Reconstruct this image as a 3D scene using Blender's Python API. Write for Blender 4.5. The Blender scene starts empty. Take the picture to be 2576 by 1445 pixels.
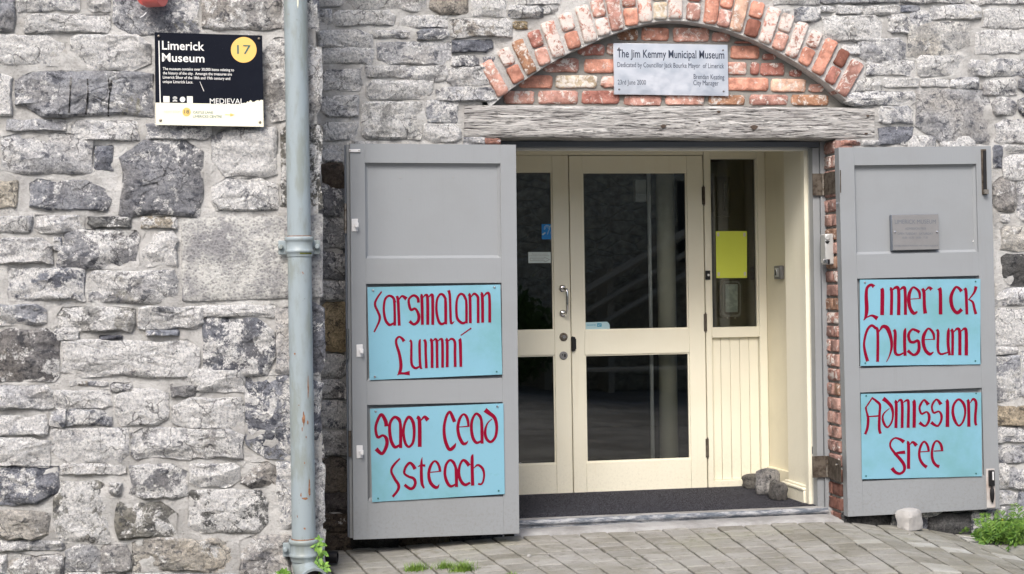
import bpy, math, random
from mathutils import Vector, Matrix, noise
sc = bpy.context.scene
col = sc.collection

# ------------------------------------------------------------ camera, world, sun, exposure
F, CX, CY = 3700.0, 1288.0, 722.5          # focal length and centre, in units of a 2576 px wide picture
YAW, ROLL = math.atan(3700/21600), 0.0153
DIST, EYE = 7.6, 1.247
cd = Vector((math.sin(YAW), math.cos(YAW), 0)); r0 = Vector((math.cos(YAW), -math.sin(YAW), 0)); u0 = Vector((0, 0, 1))
cr = r0*math.cos(ROLL) - u0*math.sin(ROLL); cu = u0*math.cos(ROLL) + r0*math.sin(ROLL)
CAM = Vector((0, -DIST, EYE))
cam = bpy.data.cameras.new('camera'); cam.sensor_width = 36; cam.lens = 36*F/2576; cam.clip_end = 400; cam.clip_start = .1
co = bpy.data.objects.new('camera', cam); col.objects.link(co)
co.matrix_world = Matrix(((cr.x, cu.x, -cd.x, CAM.x), (cr.y, cu.y, -cd.y, CAM.y), (cr.z, cu.z, -cd.z, CAM.z), (0, 0, 0, 1)))
sc.camera = co
SUN_EL, SUN_AZ = math.radians(45), math.radians(202)    # azimuth clockwise from +Y; 180 = behind the camera
w = bpy.data.worlds.new('World'); sc.world = w; w.use_nodes = True
nt = w.node_tree; bg = nt.nodes['Background']; sky = nt.nodes.new('ShaderNodeTexSky')
sky.sky_type = 'NISHITA'; sky.sun_disc = False; sky.sun_elevation = SUN_EL; sky.sun_rotation = SUN_AZ
sky.air_density = 1.0; sky.dust_density = 4.0; sky.ozone_density = .5
nt.links.new(sky.outputs[0], bg.inputs[0]); bg.inputs[1].default_value = .125
sl = bpy.data.lights.new('sun', 'SUN'); sl.energy = 1.5; sl.angle = math.radians(20); sl.color = (1, .975, .945)
so = bpy.data.objects.new('sun', sl); col.objects.link(so); so.location = (-3, -10, 9)
sd = Vector((math.sin(SUN_AZ)*math.cos(SUN_EL), math.cos(SUN_AZ)*math.cos(SUN_EL), math.sin(SUN_EL)))
so.rotation_euler = sd.to_track_quat('Z', 'Y').to_euler()
sc.view_settings.view_transform = 'Standard'; sc.view_settings.look = 'None'; sc.view_settings.gamma = 1
sc.view_settings.use_curve_mapping = False; sc.view_settings.exposure = 0.80
sc.render.engine = 'CYCLES'; sc.cycles.max_bounces = 8; sc.cycles.diffuse_bounces = 5

# ------------------------------------------------------------ measuring: pixel -> point on a plane y = const
def bp(px, py, y):
    d = cd + cr*((px-CX)/F) + cu*((CY-py)/F)
    return CAM + d*((y-CAM.y)/d.y)
def bx_(px, py, y): return bp(px, py, y).x
def bz_(px, py, y): return bp(px, py, y).z
def reg(ox, oy, s):
    k = 4000/2576
    return lambda x, y: ((ox + x/s)/k, (oy + y/s)/k)
ID = lambda x, y: (x, y)

# ------------------------------------------------------------ materials
MATS = {}
def _n(nt, t, **kw):
    n = nt.nodes.new(t)
    for k, v in kw.items():
        if k.startswith('i_'): n.inputs[k[2:]].default_value = v
        elif k.startswith('n_'): n.inputs[int(k[2:])].default_value = v
        else: setattr(n, k, v)
    return n
class Mat:
    """a small builder round one Principled material"""
    def __init__(s, name, rough=.7, metal=0., spec=.4):
        s.m = bpy.data.materials.new(name); s.m.use_nodes = True; s.nt = s.m.node_tree
        s.b = s.nt.nodes['Principled BSDF']; s.b.inputs['Roughness'].default_value = rough
        s.b.inputs['Metallic'].default_value = metal; s.b.inputs['Specular IOR Level'].default_value = spec
        MATS[name] = s.m
        s.pos = s.nt.nodes.new('ShaderNodeNewGeometry').outputs['Position']
        s.oi = s.nt.nodes.new('ShaderNodeObjectInfo'); s.hgt = None
    def L(s, a, b): s.nt.links.new(a, b)
    def vec(s, scale=(1, 1, 1), rand=0., obj=False):
        src = s.pos
        if obj: src = s.nt.nodes.new('ShaderNodeTexCoord').outputs['Object']
        if rand:
            m = _n(s.nt, 'ShaderNodeVectorMath', operation='ADD'); s.L(src, m.inputs[0])
            c = _n(s.nt, 'ShaderNodeVectorMath', operation='SCALE'); s.L(s.oi.outputs['Random'], c.inputs[0]); c.inputs['Scale'].default_value = rand
            s.L(c.outputs[0], m.inputs[1]); src = m.outputs[0]
        m = _n(s.nt, 'ShaderNodeVectorMath', operation='MULTIPLY'); s.L(src, m.inputs[0]); m.inputs[1].default_value = scale
        return m.outputs[0]
    def noise(s, scale, detail=6, rough=.6, vec=None, dist=0.):
        n = _n(s.nt, 'ShaderNodeTexNoise', i_Scale=scale, i_Detail=detail, i_Roughness=rough, i_Distortion=dist)
        s.L(vec or s.vec(), n.inputs['Vector']); return n.outputs['Fac']
    def voro(s, scale, feature='F1', vec=None, out='Distance'):
        n = _n(s.nt, 'ShaderNodeTexVoronoi', feature=feature, i_Scale=scale); s.L(vec or s.vec(), n.inputs['Vector']); return n.outputs[out]
    def ramp(s, fac, a, b, va=0., vb=1.):
        n = _n(s.nt, 'ShaderNodeMapRange', interpolation_type='SMOOTHSTEP'); s.L(fac, n.inputs[0])
        for i, v in enumerate((a, b, va, vb)): n.inputs[i+1].default_value = v
        return n.outputs[0]
    def math(s, op, a, b):
        n = _n(s.nt, 'ShaderNodeMath', operation=op)
        for i, v in enumerate((a, b)):
            if isinstance(v, (int, float)): n.inputs[i].default_value = v
            else: s.L(v, n.inputs[i])
        return n.outputs[0]
    def mix(s, fac, a, b, mode='MIX'):
        n = _n(s.nt, 'ShaderNodeMix', data_type='RGBA', blend_type=mode)
        for i, v in ((0, fac), (6, a), (7, b)):
            if isinstance(v, tuple): n.inputs[i].default_value = (*v, 1) if len(v) == 3 else v
            elif isinstance(v, (int, float)): n.inputs[i].default_value = v
            else: s.L(v, n.inputs[i])
        return n.outputs[2]
    def col(s, c):
        if isinstance(c, tuple): s.b.inputs['Base Color'].default_value = (*c, 1)
        else: s.L(c, s.b.inputs['Base Color'])
        return s
    def bump(s, h, strength=.5, dist=.01):
        n = _n(s.nt, 'ShaderNodeBump', i_Strength=strength, i_Distance=dist); s.L(h, n.inputs['Height'])
        if s.hgt: s.L(s.hgt, n.inputs['Normal'])
        s.hgt = n.outputs[0]; s.L(s.hgt, s.b.inputs['Normal']); return s

def M(n): return MATS[n]
def mk_materials():
    # limestone: colour and share of lichen come from the object's colour
    m = Mat('limestone', .9, spec=.2)
    v = m.vec(rand=7.); vs = m.vec((1, 1, 1.35), rand=7.)
    base = m.oi.outputs['Color']; lic = m.oi.outputs['Alpha']
    n1 = m.noise(7, 9, .68, v, .4); n2 = m.noise(17, 10, .72, vs, .25); n3 = m.noise(80, 6, .78, v); n4 = m.noise(4, 3, .5, v)
    c = m.mix(m.ramp(n1, .28, .72), m.mix(1., base, (.62, .63, .66), 'MULTIPLY'), m.mix(1., base, (1.55, 1.55, 1.53), 'MULTIPLY'))
    c = m.mix(m.ramp(n4, .45, .7, 0, .45), c, m.mix(1., base, (1.12, 1.04, .90), 'MULTIPLY'))
    c = m.mix(m.ramp(n2, .54, .60, 0, .80), c, m.mix(1., base, (.27, .29, .34), 'MULTIPLY'))
    n5 = m.noise(8.5, 12, .80, v, .4)
    thr = m.math('SUBTRACT', .74, m.math('MULTIPLY', lic, .36))
    lf = m.ramp(m.math('SUBTRACT', m.math('ADD', n5, m.math('MULTIPLY', n3, .12)), m.math('ADD', thr, .055)), -.012, .022, 0, .96)
    c = m.mix(lf, c, (.88, .88, .87))
    wv_ = _n(m.nt, 'ShaderNodeVectorMath', operation='ADD'); m.L(v, wv_.inputs[0]); nz_ = _n(m.nt, 'ShaderNodeTexNoise', i_Scale=9., i_Detail=6.); m.L(v, nz_.inputs['Vector']); sc_ = _n(m.nt, 'ShaderNodeVectorMath', operation='SCALE'); m.L(nz_.outputs['Color'], sc_.inputs[0]); sc_.inputs['Scale'].default_value = .16; m.L(sc_.outputs[0], wv_.inputs[1])
    ck = m.math('MULTIPLY', m.ramp(m.voro(9, 'DISTANCE_TO_EDGE', wv_.outputs[0]), .0, .035, 1, 0), m.ramp(m.noise(7, 4, .6, v), .48, .58)); c = m.mix(m.math('MULTIPLY', ck, .8), c, (.07, .07, .075))
    sp = m.ramp(m.noise(230, 3, .6, v), .66, .72, 0, .6); c = m.mix(sp, c, (.78, .78, .77))
    c = m.mix(m.ramp(n3, .36, .64), m.mix(1., c, (.66, .67, .70), 'MULTIPLY'), m.mix(1., c, (1.26, 1.25, 1.24), 'MULTIPLY'))
    dk = m.ramp(m.noise(130, 4, .7, v), .58, .66, 0, .8); c = m.mix(dk, c, (.05, .05, .055))
    mo = m.math('MULTIPLY', m.ramp(m.noise(3.1, 4, .6, v), .60, .72), m.ramp(m.noise(38, 6, .7, v), .5, .62)); c = m.mix(m.math('MULTIPLY', mo, .35), c, (.30, .27, .10))
    m.col(c); m.bump(ck, .8, -.012) if False else m.bump(m.noise(22, 11, .80, vs, .2), 1., .036); m.bump(n3, .8, .010); m.bump(m.voro(19, 'F1', m.vec((1, 1, 1.7), rand=7.)), .3, .02)
    # pecked ashlar block
    m = Mat('pecked_stone', .9, spec=.2); v = m.vec(); pk = m.voro(70, 'F1', m.vec((1, 1, 1.1))); n1 = m.noise(5, 8, .7, v)
    c = m.mix(m.ramp(n1, .4, .6), (.30, .30, .31), (.60, .60, .58)); c = m.mix(m.ramp(pk, .1, .55, .55, 0), c, (.12, .12, .135))
    c = m.mix(m.ramp(m.noise(17, 7, .7, v), .56, .66, 0, .8), c, (.72, .72, .70)); c = m.mix(m.ramp(m.noise(75, 6, .8, v), .55, .65, 0, .6), c, (.10, .10, .11)); c = m.mix(m.ramp(m.noise(2.5, 5, .6, v), .5, .62, 0, .45), c, (.66, .65, .62)); m.col(c); m.bump(pk, .7, .005); m.bump(m.noise(90, 6, .75, v), 1., .010)
    # lime mortar
    m = Mat('mortar', .95, spec=.1); v = m.vec(); n1 = m.noise(4, 9, .72, v); n2 = m.noise(110, 6, .75, v); n3 = m.noise(24, 8, .7, v)
    c = m.mix(m.ramp(n1, .38, .62), (.49, .485, .475), (.72, .72, .71)); c = m.mix(m.ramp(n3, .56, .72, 0, .6), c, (.36, .335, .295)); c = m.mix(m.ramp(n2, .56, .66, 0, .6), c, (.2, .19, .17))
    c = m.mix(m.ramp(n2, .40, .32, 0, .4), c, (.72, .71, .68))
    m.col(c); m.bump(n3, .9, .022); m.bump(n2, 1., .010)
    m = Mat('grey_mortar', .95, spec=.1); v = m.vec(); n1 = m.noise(30, 7, .7, v); c = m.mix(n1, (.17, .165, .15), (.36, .35, .33)); m.col(c); m.bump(n1, .8, .012)
    # brick, colour per brick, alpha = share of white bloom
    m = Mat('brick_clay', .9, spec=.15); v = m.vec(rand=9.); base = m.oi.outputs['Color']; bl = m.oi.outputs['Alpha']
    n1 = m.noise(16, 8, .65, v); n2 = m.noise(26, 9, .75, v, .5); n3 = m.noise(120, 5, .7, v)
    c = m.mix(m.ramp(n1, .3, .7), m.mix(1., base, (.62, .55, .52), 'MULTIPLY'), m.mix(1., base, (1.35, 1.3, 1.25), 'MULTIPLY'))
    lf = m.ramp(m.math('SUBTRACT', n2, m.math('SUBTRACT', .76, m.math('MULTIPLY', bl, .42))), -.02, .06, 0, .88); c = m.mix(lf, c, (.74, .70, .66))
    c = m.mix(m.ramp(n3, .62, .7, 0, .6), c, (.10, .06, .05)); c = m.mix(m.ramp(m.noise(9, 4, .6, v), .63, .7, 0, .6), c, (.16, .10, .07))
    m.col(c); m.bump(m.noise(40, 8, .7, v), .8, .012); m.bump(n3, .6, .004)
    # weathered oak: grain along X
    m = Mat('weathered_oak', .88, spec=.15); vg = m.vec((.9, 6, 11)); g1 = m.noise(4.2, 12, .72, vg, 1.1); g2 = m.noise(20, 8, .7, m.vec((.55, 5, 13)), .6); n1 = m.noise(2.2, 6, .6, m.vec((1, 1, 2.5)))
    cr_ = m.ramp(g2, .545, .60); c = m.mix(m.ramp(g1, .32, .66), (.33, .315, .31), (.74, .73, .71)); c = m.mix(m.ramp(n1, .52, .74, 0, .5), c, (.24, .21, .19))
    c = m.mix(m.math('MULTIPLY', cr_, .85), c, (.03, .026, .022)); m.col(c); m.bump(g1, 1., .022); m.bump(m.math('SUBTRACT', 1., cr_), .9, .012)
    m = Mat('oak_knot', .9, spec=.1); n = m.noise(90, 6, .7); m.col(m.mix(n, (.03, .025, .02), (.16, .12, .10))); m.bump(n, .8, .006)
    # paints
    def paint(name, c, rough=.45, dirt=.25, spec=.4, bump=.08, dcol=None, fleck=None, grime=0.):
        m = Mat(name, rough, spec=spec); n = m.noise(3.2, 7, .62); n2 = m.noise(60, 5, .7); n3 = m.noise(260, 3, .6)
        d = dcol or tuple(x*.72 for x in c)
        cc = m.mix(m.math('MULTIPLY', m.ramp(n, .42, .72), dirt), c, d); cc = m.mix(m.ramp(n2, .62, .74, 0, dirt), cc, d)
        cc = m.mix(m.ramp(n3, .72, .76, 0, .5), cc, fleck or tuple(x*.5 for x in c))
        if grime:
            sx = m.nt.nodes.new('ShaderNodeSeparateXYZ'); m.L(m.pos, sx.inputs[0]); g = m.math('MULTIPLY', m.ramp(sx.outputs['Z'], .38, -.05), m.ramp(m.noise(60, 8, .8), .46, .66)); cc = m.mix(m.math('MULTIPLY', g, grime), cc, (.16, .145, .12))
            st_ = m.noise(1.6, 6, .7, m.vec((9, 9, .55))); cc = m.mix(m.ramp(st_, .56, .72, 0, .28), cc, d); m.bump(m.noise(6, 5, .6, m.vec((22, 22, 1.2))), .10, .004)
        m.col(cc); m.bump(n2, bump, .003); m.bump(n, .12, .02); m.b.inputs['Roughness'].default_value = rough; return m
    paint('grey_paint', (.272, .290, .308), .42, .35, dcol=(.235, .245, .25), grime=.35)
    paint('dark_grey_paint', (.13, .15, .18), .4, .4)
    paint('cream_paint', (.80, .77, .64), .36, .2, dcol=(.70, .64, .48), grime=.16)
    paint('white_paint', (.78, .78, .74), .4, .5, dcol=(.42, .38, .32))
    paint('lobby_paint', (.76, .71, .55), .5, .25)
    paint('sign_blue', (.195, .40, .51), .55, .85, spec=.2, dcol=(.15, .335, .37), bump=.1, fleck=(.22, .42, .48))
    paint('letter_red', (.21, .002, .022), .65, .3, spec=.1)
    paint('sign_black', (.004, .006, .013), .6, .2, spec=.1, dcol=(.03, .035, .05), fleck=(.3, .3, .32))
    paint('sign_cream', (.84, .82, .66), .4, .15)
    paint('sign_gold', (.86, .52, .15), .4, .1)
    paint('white_print', (.82, .82, .80), .5, .1)
    paint('dark_print', (.03, .04, .07), .5, .1)
    paint('grey_print', (.34, .33, .31), .5, .1)
    paint('green_print', (.03, .13, .12), .5, .1)
    paint('faint_print', (.60, .58, .50), .5, .1)
    paint('yellow_paper', (.68, .76, .10), .7, .25, dcol=(.60, .68, .06))
    paint('white_paper', (.62, .70, .68), .7, .2)
    paint('blue_print', (.01, .22, .62), .4, .2)
    paint('pale_blue', (.38, .55, .60), .4, .2)
    paint('teal_print', (.0, .25, .40), .4, .2)
    paint('red_enamel', (.55, .13, .12), .35, .35, dcol=(.40, .05, .05))
    paint('black_plastic', (.012, .012, .014), .4, .1)
    paint('white_plastic', (.75, .75, .76), .3, .1)
    paint('wall_plaster', (.20, .18, .14), .8, .3)
    paint('rusty_plate', (.55, .54, .53), .5, .7, dcol=(.25, .12, .06))
    # downpipe paint with moss film and rust
    m = Mat('pipe_paint', .4, spec=.45); v = m.vec(); n = m.noise(5, 7, .65, m.vec((3, 3, .8))); n2 = m.noise(45, 7, .75, v)
    c = m.mix(m.ramp(n, .42, .64, 0, .65), (.29, .345, .375), (.21, .235, .205)); c = m.mix(m.ramp(m.noise(9, 8, .75, m.vec((2, 2, 1.2))), .655, .69, 0, .95), c, (.28, .10, .035))
    c = m.mix(m.ramp(n2, .63, .69, 0, .7), c, (.17, .19, .15)); m.col(c); m.bump(n2, .15, .004)
    m = Mat('rust', .85, spec=.2); n = m.noise(60, 6, .7); m.col(m.mix(m.ramp(n, .3, .7), (.14, .05, .02), (.36, .20, .12)))
    m = Mat('moss', .95, spec=.1); n = m.noise(150, 6, .7); m.col(m.mix(n, (.05, .07, .01), (.20, .22, .05))); m.bump(n, .9, .01)
    m = Mat('old_steel', .45, .85); n = m.noise(35, 7, .7); m.col(m.mix(m.ramp(n, .4, .65), (.36, .33, .29), (.13, .10, .075))); m.bump(n, .3, .004)
    m = Mat('rusty_steel', .75, .3); n = m.noise(22, 8, .7); m.col(m.mix(m.ramp(n, .4, .65), (.13, .11, .09), (.045, .033, .025))); m.bump(n, .6, .006)
    m = Mat('chrome', .12, 1.); m.col((.78, .78, .80))
    m = Mat('brushed_steel', .32, 1.); n = m.noise(6, 8, .7, m.vec((1, 1, 3))); m.col(m.mix(n, (.62, .64, .69), (.86, .88, .92))); m.L(m.ramp(m.noise(12, 6, .7), .3, .7, .28, .50), m.b.inputs['Roughness'])
    m = Mat('dull_steel', .55, .25); n = m.noise(15, 6, .7); m.col(m.mix(n, (.20, .20, .205), (.27, .27, .275))); m.bump(m.noise(180, 3), .2, .002)
    m = Mat('silver_plastic', .35, .3); m.col((.52, .53, .53))
    # concrete, pavers, ground
    m = Mat('paver_concrete', .92, spec=.2); v = m.vec(); base = m.oi.outputs['Color']; n1 = m.noise(2.6, 7, .65, v); n2 = m.noise(210, 4, .7, v); n3 = m.noise(22, 7, .7, v)
    c = m.mix(m.ramp(n1, .35, .65), m.mix(1., base, (.82, .81, .75), 'MULTIPLY'), m.mix(1., base, (1.12, 1.12, 1.12), 'MULTIPLY')); c = m.mix(m.ramp(n3, .50, .68, 0, .65), c, m.mix(1., base, (.58, .57, .50), 'MULTIPLY')); c = m.mix(m.ramp(m.noise(5.5, 7, .7, v), .56, .66, 0, .4), c, m.mix(1., base, (.62, .62, .50), 'MULTIPLY'))
    c = m.mix(m.ramp(n2, .6, .68, 0, .5), c, (.13, .12, .11)); c = m.mix(m.ramp(n2, .38, .32, 0, .5), c, (.66, .65, .62))
    c = m.mix(m.ramp(m.noise(1.3, 5, .6, m.vec((1, 1, 1))), .55, .70, 0, .35), c, (.20, .20, .11))
    m.col(c); m.bump(n2, .7, .004); m.bump(n3, .5, .006)
    m = Mat('joint_soil', .97, spec=.1); n = m.noise(60, 7, .7); n1 = m.noise(2.5, 5, .6); c = m.mix(m.ramp(n1, .45, .6), (.022, .018, .014), (.05, .06, .015)); c = m.mix(m.ramp(n, .6, .75), c, (.09, .08, .055)); m.col(c); m.bump(n, .9, .01)
    m = Mat('concrete', .9, spec=.2); n1 = m.noise(4, 8, .7); n2 = m.noise(160, 4, .7); c = m.mix(m.ramp(n1, .35, .65), (.24, .237, .232), (.38, .38, .38)); c = m.mix(m.ramp(n2, .6, .68, 0, .5), c, (.14, .13, .12)); m.col(c); m.bump(n2, .6, .004); m.bump(n1, .3, .02)
    m = Mat('worn_threshold', .6, spec=.4); n1 = m.noise(9, 9, .75, m.vec((1, 3, 6))); n2 = m.noise(60, 5, .7, m.vec((1, 2, 4))); c = m.mix(m.ramp(n1, .42, .6), (.10, .12, .15), (.40, .41, .43)); c = m.mix(m.ramp(n2, .58, .66, 0, .8), c, (.05, .05, .055)); m.col(c); m.bump(n1, .6, .01)
    m = Mat('street', .95, spec=.2); n1 = m.noise(1.5, 8, .7); n2 = m.noise(90, 4, .7); m.col(m.mix(m.ramp(n1, .4, .6), m.mix(n2, (.10, .095, .09), (.22, .21, .19)), (.30, .29, .27))); m.bump(n2, .5, .006)
    m = Mat('coir_mat', .97, spec=.05); n1 = m.noise(210, 4, .8); n2 = m.noise(12, 5, .6); c = m.mix(m.ramp(n1, .47, .60), (.006, .007, .010), (.16, .16, .19)); m.col(c); m.bump(n1, 1., .006); m.bump(n2, .2, .01)
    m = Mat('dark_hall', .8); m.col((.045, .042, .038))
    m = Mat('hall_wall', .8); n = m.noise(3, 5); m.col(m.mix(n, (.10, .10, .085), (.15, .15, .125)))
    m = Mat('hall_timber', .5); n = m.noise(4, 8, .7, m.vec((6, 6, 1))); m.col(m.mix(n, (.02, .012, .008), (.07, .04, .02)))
    m = Mat('lamp_white', .35); n = m.noise(26, 5, .7, m.vec((1, 1, 1.0))); m.col(m.mix(m.ramp(n, .48, .58), (.36, .44, .42), (.60, .68, .64)))
    # leaves
    for nm, a, b in (('leaf_green', (.08, .20, .03), (.22, .38, .07)), ('weed_green', (.045, .12, .015), (.14, .25, .035)), ('grass_green', (.08, .17, .02), (.22, .34, .06)), ('hedge_green', (.03, .07, .01), (.09, .15, .02)), ('stem_green', (.16, .2, .06), (.3, .34, .12))):
        m = Mat(nm, .55, spec=.3); n = m.noise(40, 4, .6, m.vec(rand=5.)); m.col(m.mix(m.ramp(n, .35, .65), a, b)); m.b.inputs['Subsurface Weight'].default_value = 0
    m = Mat('petal_yellow', .6); m.col((.75, .5, .03))
    m = Mat('pale_stone', .9, spec=.2); n = m.noise(30, 8, .7); n2 = m.noise(6, 5, .6); c = m.mix(m.ramp(n2, .4, .6), (.30, .295, .285), (.44, .43, .42)); c = m.mix(m.ramp(n, .58, .7, 0, .5), c, (.28, .27, .25)); m.col(c); m.bump(n, .8, .01)
    m = Mat('pale_wood', .8, spec=.2); n = m.noise(5, 8, .7, m.vec((1, 6, 6))); m.col(m.mix(n, (.42, .37, .28), (.70, .62, .50)))
    m = Mat('old_wood', .85, spec=.2); n = m.noise(5, 8, .7, m.vec((1, 6, 6))); m.col(m.mix(n, (.09, .07, .05), (.26, .21, .15))); m.bump(n, .4, .01)
    m = Mat('back_wall_stone', .95, spec=.15); n = m.noise(1.2, 8, .7); n2 = m.noise(9, 8, .7); v = m.voro(2.6, 'DISTANCE_TO_EDGE', m.vec((1, 1, 2.2)))
    c = m.mix(m.ramp(n2, .35, .65), (.28, .25, .19), (.80, .72, .55)); c = m.mix(m.ramp(v, 0, .07, .8, 0), c, (.62, .57, .47)); m.col(c); m.bump(n2, .8, .03); m.bump(m.ramp(v, 0, .08), .8, .03)
    # glass: thin clear pane with a plain fresnel mirror
    g = bpy.data.materials.new('window_glass'); g.use_nodes = True; MATS['window_glass'] = g; t = g.node_tree; t.nodes.clear()
    o = t.nodes.new('ShaderNodeOutputMaterial'); mx = t.nodes.new('ShaderNodeMixShader'); tr = t.nodes.new('ShaderNodeBsdfTransparent'); gl = t.nodes.new('ShaderNodeBsdfGlossy'); fr = t.nodes.new('ShaderNodeFresnel')
    fr.inputs[0].default_value = 1.82; tr.inputs[0].default_value = (.88, .90, .88, 1); gl.inputs['Roughness'].default_value = .01
    nz = t.nodes.new('ShaderNodeTexNoise'); nz.inputs['Scale'].default_value = 3; bm = t.nodes.new('ShaderNodeBump'); bm.inputs['Strength'].default_value = .0; bm.inputs['Distance'].default_value = .02
    ge = t.nodes.new('ShaderNodeNewGeometry'); t.links.new(ge.outputs['Position'], nz.inputs['Vector']); t.links.new(nz.outputs['Fac'], bm.inputs['Height']); t.links.new(bm.outputs[0], gl.inputs['Normal'])
    t.links.new(fr.outputs[0], mx.inputs[0]); t.links.new(tr.outputs[0], mx.inputs[1]); t.links.new(gl.outputs[0], mx.inputs[2]); t.links.new(mx.outputs[0], o.inputs[0])
mk_materials()

# ------------------------------------------------------------ mesh helpers
class MB:
    def __init__(s): s.v = []; s.f = []
    def add(s, vs, fs):
        o = len(s.v); s.v += [tuple(v) for v in vs]; s.f += [tuple(i+o for i in f) for f in fs]; return s
    def box(s, x0, x1, y0, y1, z0, z1):
        x0, x1 = min(x0, x1), max(x0, x1); y0, y1 = min(y0, y1), max(y0, y1); z0, z1 = min(z0, z1), max(z0, z1)
        return s.add([(x0,y0,z0),(x1,y0,z0),(x1,y1,z0),(x0,y1,z0),(x0,y0,z1),(x1,y0,z1),(x1,y1,z1),(x0,y1,z1)],
                     [(0,3,2,1),(4,5,6,7),(0,1,5,4),(1,2,6,5),(2,3,7,6),(3,0,4,7)])
    def prism(s, pts, y0, y1):
        """pts: (x, z) ring; y0 = front (towards the camera), y1 = back"""
        a = sum(pts[i][0]*pts[(i+1) % len(pts)][1]-pts[(i+1) % len(pts)][0]*pts[i][1] for i in range(len(pts)))
        if a < 0: pts = pts[::-1]
        n = len(pts); f = [tuple(range(n)), tuple(range(2*n-1, n-1, -1))] + [(i, n+i, n+(i+1) % n, (i+1) % n) for i in range(n)]
        f[0] = tuple(range(n))
        return s.add([(x, y0, z) for x, z in pts]+[(x, y1, z) for x, z in pts], f)
    def cyl(s, a, b, ra, rb=None, n=16, cap=True):
        a = Vector(a); b = Vector(b); rb = ra if rb is None else rb; d = (b-a).normalized()
        u = d.orthogonal().normalized(); w_ = d.cross(u)
        vs = []
        for c, r in ((a, ra), (b, rb)):
            vs += [c + (u*math.cos(2*math.pi*i/n)+w_*math.sin(2*math.pi*i/n))*r for i in range(n)]
        f = [(i, (i+1) % n, n+(i+1) % n, n+i) for i in range(n)]
        if cap: f += [tuple(range(n-1, -1, -1)), tuple(range(n, 2*n))]
        return s.add(vs, f)
    def tube(s, pts, r, n=10):
        pts = [Vector(p) for p in pts]; rs = r if isinstance(r, list) else [r]*len(pts); vs = []; f = []; u = None
        for k, p in enumerate(pts):
            d = (pts[min(k+1, len(pts)-1)]-pts[max(k-1, 0)]).normalized()
            u = (u - d*u.dot(d)).normalized() if u else d.orthogonal().normalized(); w_ = d.cross(u)
            vs += [p+(u*math.cos(2*math.pi*i/n)+w_*math.sin(2*math.pi*i/n))*rs[k] for i in range(n)]
            if k: f += [((k-1)*n+i, (k-1)*n+(i+1) % n, k*n+(i+1) % n, k*n+i) for i in range(n)]
        f += [tuple(range(n-1, -1, -1)), tuple(range((len(pts)-1)*n, len(pts)*n))]
        return s.add(vs, f)
    def lathe(s, c, prof, n=24, axis='z'):
        """prof: (radius, height along the axis)"""
        vs = []; f = []; c = Vector(c)
        for k, (r, h) in enumerate(prof):
            for i in range(n):
                a = 2*math.pi*i/n; p = (r*math.cos(a), r*math.sin(a), h) if axis == 'z' else (r*math.cos(a), -h, r*math.sin(a))
                vs.append(c+Vector(p))
            if k: f += [((k-1)*n+i, (k-1)*n+(i+1) % n, k*n+(i+1) % n, k*n+i) for i in range(n)]
        f += [tuple(range(n-1, -1, -1)), tuple(range((len(prof)-1)*n, len(prof)*n))]
        return s.add(vs, f)
    def obj(s, name, mat, parent=None, at=None, smooth=True, ang=32, bevel=0, kind=None, color=None, local=False):
        me = bpy.data.meshes.new(name)
        org = Vector(at) if at else (parent['_w'] if parent and '_w' in parent else (0, 0, 0))
        if local: org = (0, 0, 0)
        org = Vector(org)
        me.from_pydata([tuple(Vector(v)-org) for v in s.v], [], s.f); me.update()
        import bmesh
        b = bmesh.new(); b.from_mesh(me); bmesh.ops.recalc_face_normals(b, faces=b.faces); b.to_mesh(me); b.free()
        if smooth:
            me.polygons.foreach_set('use_smooth', [True]*len(me.polygons)); me.set_sharp_from_angle(angle=math.radians(ang))
        me.materials.append(M(mat)); o = bpy.data.objects.new(name, me); col.objects.link(o)
        if parent: o.parent = parent
        elif at: o.location = at
        if bevel:
            bm = o.modifiers.new('b', 'BEVEL'); bm.width = bevel; bm.segments = 2; bm.limit_method = 'ANGLE'; bm.angle_limit = math.radians(50)
        if kind: o['kind'] = kind
        if color: o.color = color
        return o
def tag(o, label=None, cat=None, group=None, kind=None):
    if label: o['label'] = label
    if cat: o['category'] = cat
    if group: o['group'] = group
    if kind: o['kind'] = kind
    return o
def thing(name, label, cat, loc=(0, 0, 0), group=None):
    o = bpy.data.objects.new(name, None); col.objects.link(o); o.location = loc; o.empty_display_size = .1
    o['_w'] = list(loc); return tag(o, label, cat, group)
def subw(o):   # a mesh child sits at its parent's origin, so a sub-part under it uses the same world offset
    o['_w'] = list(o.parent['_w']) if '_w' in o.parent else [0, 0, 0]; return o

# text: glyph outlines of the built-in font, laid between two pixel positions
def text_mesh(txt, bold=0.):
    cu_ = bpy.data.curves.new('t', 'FONT'); cu_.body = txt; cu_.size = 1; cu_.resolution_u = 3; cu_.fill_mode = 'FRONT'; cu_.offset = bold
    o = bpy.data.objects.new('t', cu_); col.objects.link(o); dg = bpy.context.evaluated_depsgraph_get(); me = bpy.data.meshes.new_from_object(o.evaluated_get(dg))
    vs = [tuple(v.co) for v in me.vertices]; fs = [tuple(p.vertices) for p in me.polygons]
    bpy.data.objects.remove(o); bpy.data.curves.remove(cu_); bpy.data.meshes.remove(me); return vs, fs
def text_px(mb, txt, p0, p1, cap, place, bold=0., lean=.0153):
    """baseline from pixel p0 to pixel p1, capital height cap in pixels; place(px, py) -> point"""
    vs, fs = text_mesh(txt, bold); xs = [v[0] for v in vs]; a, b = min(xs), max(xs); ch = .70
    out = []
    for x, y, _ in vs:
        t = (x-a)/(b-a); px = p0[0]+(p1[0]-p0[0])*t; py = p0[1]+(p1[1]-p0[1])*t; h = y/ch*cap
        out.append(place(px-h*lean, py-h))
    mb.add(out, fs); return mb
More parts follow.
